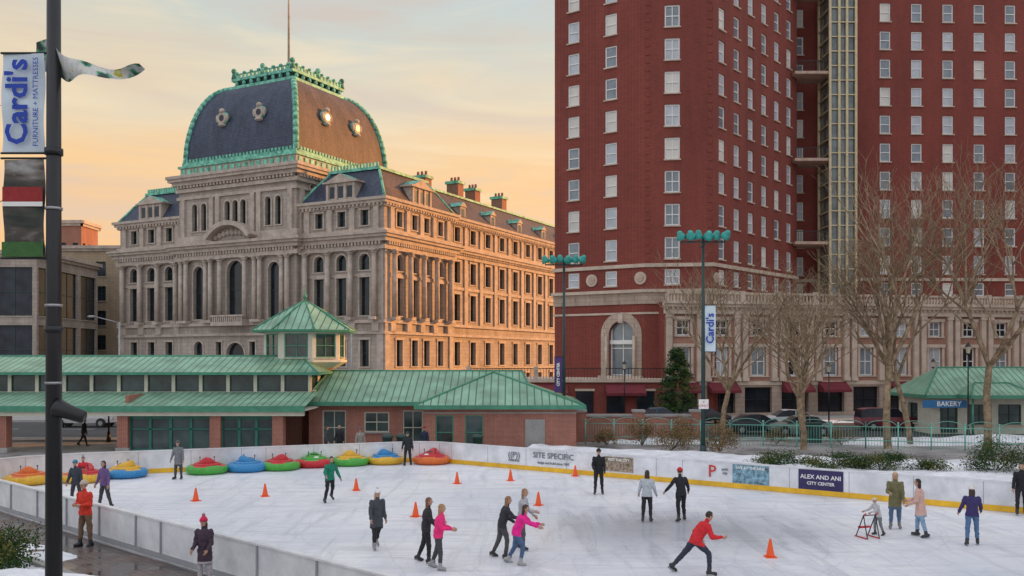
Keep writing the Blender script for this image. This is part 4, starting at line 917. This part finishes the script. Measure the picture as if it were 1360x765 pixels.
# ------------------------------------------------------------ trees
barkm=mat('bark',(.17,.115,.065),.9,.35,2.5,.4,c2=(.34,.25,.16))
def tree(name,X,Y,H_,r,seed,spread=.55,levels=6,z=0,lean=(0,0),first=.28,side=.55):
    rg=random.Random(seed); mb=MB()
    def rec(p,d,L,r,lv):
        if lv<0 or r<.004: return
        n=3 if lv>1 else 2
        q=p
        for k in range(n):
            d2=(d+Vector((rg.gauss(0,.09),rg.gauss(0,.09),rg.gauss(0,.05)+.03))).normalized()
            q2=q+d2*(L/n); r2=r*(1-.22*(k+1)/n)
            mb.tube(q,q2,r*(1-.22*k/n),r2,7 if lv>=levels-1 else (5 if lv>=levels-3 else 3),0,cap=False); q=q2; d=d2
            if lv<levels and k<n-1 and rg.random()<side and lv>0:
                a=rg.uniform(0,6.28); s=Vector((math.cos(a),math.sin(a),rg.uniform(.1,.7))).normalized()
                rec(q,(d*.6+s*.8).normalized(),L*rg.uniform(.5,.75),r2*.5,lv-2)
        nb_=3 if lv>=3 else 2
        if lv==levels: nb_=4
        a0=rg.uniform(0,6.28)
        for k in range(nb_):
            a=a0+2*math.pi*k/nb_+rg.uniform(-.5,.5)
            s=Vector((math.cos(a),math.sin(a),rg.uniform(-.05,.35))).normalized()
            sp2=spread*rg.uniform(.6,1.25)*(.35 if k==0 and lv>2 else 1)
            rec(q,(d*(1-sp2*.5)+s*sp2).normalized(),L*rg.uniform(.62,.84),r*rg.uniform(.50,.68),lv-1)
    L0=H_*first
    rec(Vector((0,0,-.1)),Vector((lean[0],lean[1],1)).normalized(),L0,r,levels)
    zs=max(v[2] for v in mb.v); k=H_/zs
    mb.v=[(v[0]*k,v[1]*k,v[2]*k) for v in mb.v]
    return mb.obj(name,[barkm],loc=(X,Y,z))
tree('bare_tree',13.3,57,12.8,.19,3,.55,6)
tree('bare_tree',17.9,55.5,11.5,.20,5,.6,6,lean=(.1,0))
tree('bare_tree',23.3,56,18.8,.24,8,.45,6)
tree('bare_tree',25.6,58,15.5,.20,12,.45,6)
tree('bare_tree',30.0,57,19.0,.26,15,.5,6)
tree('bare_tree',20.6,64,12,.18,21,.6,5)
tree('bare_tree',-13.6,15.2,13.6,.2,33,.6,6,lean=(.05,.0))
def leafcloud(mb,c,r,n,size,nm,clumps=14,shape=None,rg=R):
    cs=[]
    for i in range(clumps):
        a=rg.uniform(0,6.28);u=rg.uniform(-.3,1);q=rg.uniform(.4,.95)
        cs.append(Vector((c[0]+r[0]*q*math.cos(a)*math.sqrt(max(0,1-u*u)),c[1]+r[1]*q*math.sin(a)*math.sqrt(max(0,1-u*u)),c[2]+r[2]*u*q)))
    for i in range(n):
        k=rg.randrange(clumps); g=cs[k]
        p=g+Vector((rg.gauss(0,r[0]*.2),rg.gauss(0,r[1]*.2),rg.gauss(0,r[2]*.2)))
        if p.z<.02: p.z=rg.uniform(.02,.2)
        a=Vector((rg.gauss(0,1),rg.gauss(0,1),rg.gauss(0,1))).normalized()*size*rg.uniform(.6,1.4); b_=a.orthogonal().normalized()*size*rg.uniform(.3,.6)
        mb.poly([p-a*.5,p+b_*.5,p+a*.5,p-b_*.5],(k+ (1 if rg.random()<.3 else 0))%nm)
gr=[mat('leaf_dark',(.02,.05,.02),.9,.3,3,spec=.1),mat('leaf_mid',(.05,.095,.03),.9,.3,3,spec=.1),mat('leaf_olive',(.12,.12,.035),.9,.3,3,spec=.1)]
br=[mat('twig_brown',(.14,.08,.04),.9,.3,3,spec=.1),mat('twig_tan',(.26,.17,.09),.9,.3,3,spec=.1),mat('leaf_olive2',(.11,.10,.035),.9,.3,3,spec=.1)]
def shrub(name,X,Y,r,n,size,mats,z=0.3,clumps=16):
    mb=MB(); rg=random.Random(int(X*77+Y*13))
    for i in range(14):
        a=rg.uniform(0,6.28); mb.tube((0,0,-.1),(math.cos(a)*r[0]*.6,math.sin(a)*r[1]*.6,r[2]*rg.uniform(.5,1.1)),.015,.006,4,0,cap=False)
    leafcloud(mb,(0,0,r[2]*.45),r,n,size,3,clumps,rg=rg); return mb.obj(name,mats,loc=(X,Y,z))
for (x,y,rx,rz_,n,sz,ms) in ((15.3,43.5,1.7,.55,3200,.11,gr),(17.6,43.2,1.6,.55,3200,.11,gr),(13.4,45,1.3,.5,2200,.11,gr),(22.5,42.2,1.6,1.1,4200,.11,gr),(24.4,41.2,1.4,.9,3000,.11,gr),(19.5,42.5,1.0,.45,1600,.11,gr)):
    shrub('evergreen_shrub',x,y,(rx,rx*.8,rz_),n,sz,ms,.25)
for (x,y,rx,rz_,n) in ((8.2,57,1.1,1.1,1300),(10.6,56.2,1.2,1.2,1500),(12.2,53,1.1,1.2,1700),(9.4,53.5,1.3,1.0,1500),(6.0,57.2,.8,.8,800),(17,58,1.1,.7,700),(21,57.6,1.1,.7,700)):
    shrub('winter_shrub',x,y,(rx,rx,rz_),n,.12,br,.2)
shrub('evergreen_shrub',-14.6,24.0,(1.8,1.3,.75),6500,.09,gr,.2,24); shrub('evergreen_shrub',-13.4,23.2,(1.2,1.0,.55),3600,.09,gr,.15,18)
shrub('evergreen_shrub',-17.0,25.4,(1.6,1.2,.8),5000,.09,gr,.2,18)
mb=MB(); rg=random.Random(5); mb.tube((0,0,0),(0,0,6.3),.16,.03,8,0)
for i in range(190):
    z_=rg.uniform(.3,6.4); q=1-(z_/6.7); rad=(2.1*q**.7+.12)*rg.uniform(.65,1.2); a=rg.uniform(0,6.28)
    tip=Vector((rad*math.cos(a),rad*math.sin(a),z_-.05+rg.uniform(-.1,.25))); base=Vector((0,0,z_)); mb.tube(base,tip,.025,.006,3,0,cap=False)
    mi=rg.choice((0,1,1,2))
    for k in range(55):
        t=rg.uniform(.25,1.05)**.8; p=base.lerp(tip,t)+Vector((rg.gauss(0,.13),rg.gauss(0,.13),rg.gauss(0,.11)))
        a_=Vector((rg.gauss(0,1),rg.gauss(0,1),rg.gauss(0,.8))).normalized()*.11; b_=a_.orthogonal().normalized()*.045
        mb.poly([p-a_,p+b_,p+a_,p-b_],1+mi)
mb.obj('pine_tree',[barkm]+[gr[0],gr[1],mat('needle_green',(.035,.08,.035),.7,.3,3)],loc=(14.5,79.2,0))

# ------------------------------------------------------------ poles and lamps
def flood(X,Y,H_,rz=0):
    e=empty('floodlight_pole',(X,Y,0),rz); mb=MB()
    mb.tube((0,0,0),(0,0,H_),.13,.08,10,0); mb.tube((0,0,0),(0,0,.6),.2,.17,10,0)
    mb.tube((-1.3,0,H_-.3),(1.3,0,H_-.3),.05,.05,6,0); mb.tube((0,-.8,H_-.5),(0,.8,H_-.5),.05,.05,6,0)
    for i in range(6):
        x=-1.25+i*.5; yy=-.18 if i%2 else .1; mb.tube((x,0,H_-.3),(x,-.05,H_-.02),.03,.03,6,0)
        M=Matrix.Translation((x,yy,H_+.02*(i%3)))@Matrix.Rotation(math.radians(45 if i%2 else 20),4,'X')@Matrix.Rotation(math.radians((i-2.5)*9),4,'Y')
        n=12
        mb.loft([[M@Vector((r*math.cos(2*math.pi*k/n),r*math.sin(2*math.pi*k/n),z)) for k in range(n)] for z,r in ((.36,.09),(.30,.15),(.22,.16),(.08,.25),(-.12,.28))],1)
        mb.tube(M@Vector((0,0,-.12)),M@Vector((0,0,-.135)),.24,.24,12,2)
    mb.obj('pole_and_lamps',[mat('pole_green_black',(.02,.05,.05),.5,.2,3),teal,mat('lamp_lens',(.55,.62,.6),.2,.1,2)],e)
    return e,H_
def banner(e,x0,x1,z0,z1,m,txt=None,tm=None,size=.4,y=0):
    mb=MB(); n=8; 
    for i in range(n):
        za=z0+(z1-z0)*i/n; zb=z0+(z1-z0)*(i+1)/n
        ya=y+.03*math.sin(i*.9);yb=y+.03*math.sin((i+1)*.9)
        mb.poly([(x0,ya,za),(x1,ya,za),(x1,yb,zb),(x0,yb,zb)],0,True)
    mb.tube((0,y,z1+.02),(x1 if abs(x1)>abs(x0) else x0,y,z1+.02),.02,.02,6,1); mb.tube((0,y,z0-.02),(x1 if abs(x1)>abs(x0) else x0,y,z0-.02),.02,.02,6,1)
    mb.obj('banner',[m,black],e)
    if txt:
        o=text(txt,e,((x0+x1)/2,y-.06,(z0+z1)/2),size,tm,ry=0,ext=.002,bold=.012); o.rotation_euler=(math.pi/2,-math.pi/2,0)
    return e
blue_i=mat('blue_ink',(.01,.05,.40),.6,.05,3); bw=mat('banner_pale_blue',(.62,.73,.80),.7,.08,2); purple=mat('banner_purple',(.08,.04,.18),.7,.2,2)
e,_=flood(11.0,52,12.6); banner(e,.1,.72,6.0,8.65,bw,"Cardi's",blue_i,.62)
mb=MB(); mb.box(-.28,.28,-.16,-.14,2.7,3.25,0); mb.obj('notice_plate',[white],e); text('P\nONLY',e,(0,-.165,2.98),.2,redt)
e,_=flood(3.55,61.8,12.3); banner(e,-.65,-.12,3.3,5.7,purple,'CITY CENTER',white,.26)
e=empty('banner_pole',(-7.1,14,0)); mb=MB()
mb.tube((0,0,0),(0,0,13.5),.13,.095,16,0); mb.tube((0,0,0),(0,0,.8),.22,.18,16,0); mb.tube((0,0,6.0),(0,0,6.1),.14,.14,16,0); mb.tube((0,0,8.75),(0,0,8.85),.135,.135,16,0)
M=Matrix.Translation((.32,-.05,4.75))@Matrix.Rotation(math.radians(-70),4,'Y')
mb.loft([[M@Vector((r*math.cos(2*math.pi*k/14),r*math.sin(2*math.pi*k/14),z)) for k in range(14)] for z,r in ((-.2,.06),(-.17,.1),(.1,.12),(.26,.15),(.28,.14))],0); mb.tube((.1,0,4.85),(.3,0,4.78),.025,.025,6,0)
for z_ in (8.78,10.33,7.15,8.70): mb.tube((0,0,z_),(-.82,0,z_),.018,.018,6,0)
for z_ in (5.2,6.4,7.9): mb.tube((0,0,z_),(0,0,z_+.04),.128,.128,16,1)
mb.obj('pole',[black,steel],e)
def bsheet(x0,x1,z0,z1,m,name,amp=.03,y=0):
    mb=MB(); n=12;k=4
    for i in range(n):
        for j in range(k):
            P=[]
            for (a,b_) in ((j,i),(j+1,i),(j+1,i+1),(j,i+1)):
                x=x0+(x1-x0)*a/k; z_=z0+(z1-z0)*b_/n; P.append((x,y+amp*math.sin(b_*.7+a*.5),z_))
            mb.poly(P,0,True)
    mb.obj(name,[m],e)
def patches(name,cols,scale,stretch=(1,1,1)):
    m,nt,b=nodes_of(name); N=nt.nodes;Lk=nt.links
    tc=N.new('ShaderNodeTexCoord'); mp=N.new('ShaderNodeMapping'); mp.inputs['Scale'].default_value=stretch; Lk.new(tc.outputs['Object'],mp.inputs[0])
    n=N.new('ShaderNodeTexNoise'); n.inputs['Scale'].default_value=scale; n.inputs['Detail'].default_value=4; n.inputs['Distortion'].default_value=.4; Lk.new(mp.outputs[0],n.inputs['Vector'])
    c=N.new('ShaderNodeValToRGB'); r=c.color_ramp; r.interpolation='LINEAR'
    while len(r.elements)<len(cols): r.elements.new(.5)
    for i,(p,cc) in enumerate(cols): r.elements[i].position=p; r.elements[i].color=(*cc,1)
    Lk.new(n.outputs[0],c.inputs[0]); Lk.new(c.outputs[0],b.inputs['Base Color']); b.inputs['Roughness'].default_value=.8; return m
bsheet(-.80,-.14,8.80,10.32,bw,'banner_upper')
photo_m=patches('banner_photo_print',[(.30,(.015,.015,.02)),(.44,(.04,.05,.04)),(.52,(.09,.08,.07)),(.58,(.22,.20,.18)),(.68,(.42,.42,.42))],1.6,stretch=(.7,1,1.6))
bsheet(-.78,-.14,7.17,8.68,photo_m,'banner_lower')
t=text("Cardi's",e,(-.53,-.06,9.56),.47,blue_i,ext=.002,bold=.012); t.rotation_euler=(math.pi/2,-math.pi/2,0)
t=text("FURNITURE + MATTRESSES",e,(-.25,-.06,9.56),.115,blue_i,ext=.002); t.rotation_euler=(math.pi/2,-math.pi/2,0)
mb=MB(); mb.box(-.78,-.14,-.05,-.045,7.17,7.4,0); mb.box(-.77,-.15,-.05,-.045,7.95,8.02,1); mb.box(-.77,-.15,-.05,-.045,8.02,8.25,2); mb.obj('banner_lower_stripe',[cmat('print_green',(.05,.14,.04)),white,cmat('print_red',(.30,.03,.03))],e); 
mb=MB(); nx=24;ny=7
def fp_(i,j):
    u=i/nx; v=j/ny; x=-.38+1.75*u; mid=10.28-.22*u+.09*math.sin(u*6.5+.6)-.16*math.exp(-((u-.33)/.12)**2); hh=(.46*(1-u)**.8+.015)*(1+.15*math.sin(u*9))
    return (x,.16*math.sin(u*9+v*1.8)+.05,mid+(v-.5)*hh)
for i in range(nx):
    for j in range(ny): mb.poly([fp_(i,j),fp_(i+1,j),fp_(i+1,j+1),fp_(i,j+1)],0,True)
flm=patches('pennant_cloth',[(.38,(.04,.05,.05)),(.43,(.05,.30,.16)),(.47,(.50,.52,.50)),(.55,(.62,.62,.60)),(.60,(.50,.45,.06)),(.66,(.08,.25,.10))],3.2)
mb.obj('pennant',[flm],e)
def street_lamp(X,Y,H_):
    mb=MB(); mb.tube((0,0,0),(0,0,.7),.16,.1,10,0); mb.tube((0,0,.7),(0,0,H_-.75),.06,.045,8,0)
    mb.tube((0,0,H_-.75),(0,0,H_-.65),.14,.14,8,0); mb.loft([[(r*math.cos(2*math.pi*k/8),r*math.sin(2*math.pi*k/8),z) for k in range(8)] for z,r in ((H_-.65,.11),(H_-.2,.19))],1,sm=False)
    mb.loft([[(r*math.cos(2*math.pi*k/8),r*math.sin(2*math.pi*k/8),z) for k in range(8)] for z,r in ((H_-.2,.24),(H_-.05,.12),(H_+.12,.02))],0,sm=False)
    mb.obj('street_lamp',[black,mat('lantern_glass',(.6,.55,.4),.3,.1,2)],loc=(X,Y,0))
street_lamp(10.1,81.2,5.3); street_lamp(24.2,69,5.2); street_lamp(31.3,62,6.6); street_lamp(-27,60.5,5); street_lamp(38,81.5,5.5); street_lamp(48,81.5,5.5)
mb=MB(); mb.tube((0,0,0),(0,0,9),.12,.08,8,0); mb.tube((0,0,8.9),(-2.3,0,9.5),.05,.04,6,0); mb.ell((-2.6,0,9.5),(.4,.15,.1),0,10,6); mb.obj('street_lamp',[steel],loc=(-36.5,84,0))
mb=MB(); mb.tube((0,0,0),(0,0,8.6),.1,.07,8,0); mb.tube((0,0,8.6),(-1.8,0,9.0),.045,.03,6,0); mb.ell((-2.1,0,9.0),(.4,.15,.1),0,10,6); mb.obj('street_lamp',[steel],loc=(-13.5,76,0))
mb=MB(); mb.box(-.6,.6,-.4,.4,0,1.25,0); mb.box(-.65,.65,-.45,.45,1.25,1.33,0); mb.box(-.02,.02,-.41,-.4,.1,1.2,1); mb.box(-.5,-.1,-.415,-.4,.9,1.1,1); mb.obj('utility_cabinet',[dkframe,black],loc=(19.9,60.2,0))
for (x,y) in ((-7.2,52.2),(-6.4,52.4),(-2.0,52.3)):
    mb=MB(); mb.loft([[(r*math.cos(2*math.pi*k/14),r*math.sin(2*math.pi*k/14),z) for k in range(14)] for z,r in ((0,.26),(1.0,.3),(1.02,.34),(1.1,.34),(1.22,.2))],0); mb.obj('litter_bin',[dkframe],loc=(x,y,0))

# ------------------------------------------------------------ cars
def car(name,X,Y,rz,c,suv=False,van=False):
    e=empty(name,(X,Y,.01),rz); mb=MB()
    if van: st=[(-2.6,.5,.95,.97,.6),(-2.5,.4,1.1,2.2,.85),(-1.0,.35,1.1,2.3,.86),(1.2,.35,1.1,2.3,.86),(1.9,.35,1.1,1.2,.88),(2.6,.4,.9,.92,.8)]
    elif suv: st=[(-2.25,.5,.95,1.0,.8),(-2.15,.35,1.02,1.62,.85),(-1.6,.32,1.05,1.72,.88),(0.2,.30,1.05,1.74,.9),(.65,.30,1.05,1.68,.9),(1.2,.30,1.04,1.10,.9),(2.0,.33,.95,.98,.86),(2.25,.45,.75,.78,.75)]
    else: st=[(-2.25,.45,.80,.84,.75),(-2.1,.33,.92,.96,.82),(-1.6,.28,.95,1.02,.87),(-1.0,.26,.94,1.40,.89),(.1,.26,.93,1.45,.9),(.45,.26,.92,1.38,.9),(1.15,.26,.90,.95,.89),(1.9,.28,.80,.83,.84),(2.2,.40,.62,.65,.74)]
    rings=[]
    for x,zl,zb,zr,wd in st:
        gh=zr-zb>.12; wr=wd*(.74 if gh else .93)
        rings.append([(x,-wd*.94,zl),(x,-wd,(zl+zb)/2),(x,-wd*.97,zb),(x,-wr,zr),(x,-wr*.5,zr+.02),(x,wr*.5,zr+.02),(x,wr,zr),(x,wd*.97,zb),(x,wd,(zl+zb)/2),(x,wd*.94,zl)])
    def mf(k,i):
        g0=st[k][3]-st[k][2]>.12; g1=st[k+1][3]-st[k+1][2]>.12
        if i in (2,6) and (g0 or g1): return 1
        if i in (3,4,5) and (g0!=g1): return 1
        return 0
    mb.loft(rings,0,sm=False,mf=mf)
    xr=1.35 if not van else 1.7
    for x in (-xr,xr):
        for sy in (-1,1):
            mb.tube((x,sy*.70,.33),(x,sy*.93,.33),.33,.33,18,2); mb.tube((x,sy*.93,.33),(x,sy*.945,.33),.2,.18,12,3)
            mb.tube((x,sy*.6,.36),(x,sy*.915,.36),.39,.39,18,2)
    xf=st[-1][0]; xb=st[0][0]
    for sy in (-1,1): mb.box(xf-.08,xf+.01,sy*.6-.14,sy*.6+.14,.6,.72,3); mb.box(xb-.015,xb+.06,sy*.62-.12,sy*.62+.12,.72,.9,4)
    for xx in ([-.45] if not van else [.3]): 
        for sy in (-1,1): mb.box(xx-.04,xx+.04,sy*.80-.02,sy*.80+.02,.95,1.38,0)
    mb.obj('bodywork',[mat('car_paint_%02d%02d%02d'%tuple(int(q*99) for q in c),c,.25,.05,1),dark_glass,black,steel,mat('tail_lamp',(.4,.01,.01),.3,.1,2)],e,fix=True)
    for o in e.children:
        md=o.modifiers.new('bevel','BEVEL'); md.width=.03; md.segments=2; md.limit_method='ANGLE'
car('parked_car',29.2,70.5,0,(.18,.02,.04),suv=True)
car('parked_car',22.3,73.2,math.pi,(.6,.62,.64)); car('parked_car',18.2,67.3,.05,(.02,.03,.045)); car('parked_car',20.9,65.6,math.pi,(.18,.24,.22))
car('parked_car',12.5,76.0,0,(.07,.16,.26)); car('parked_car',36.5,76.5,0,(.4,.4,.42)); car('parked_car',16.4,77.2,0,(.03,.03,.035))
car('delivery_van',-35.0,74,0,(.65,.65,.65),van=True); car('parked_car',-27,76.5,0,(.04,.04,.05))
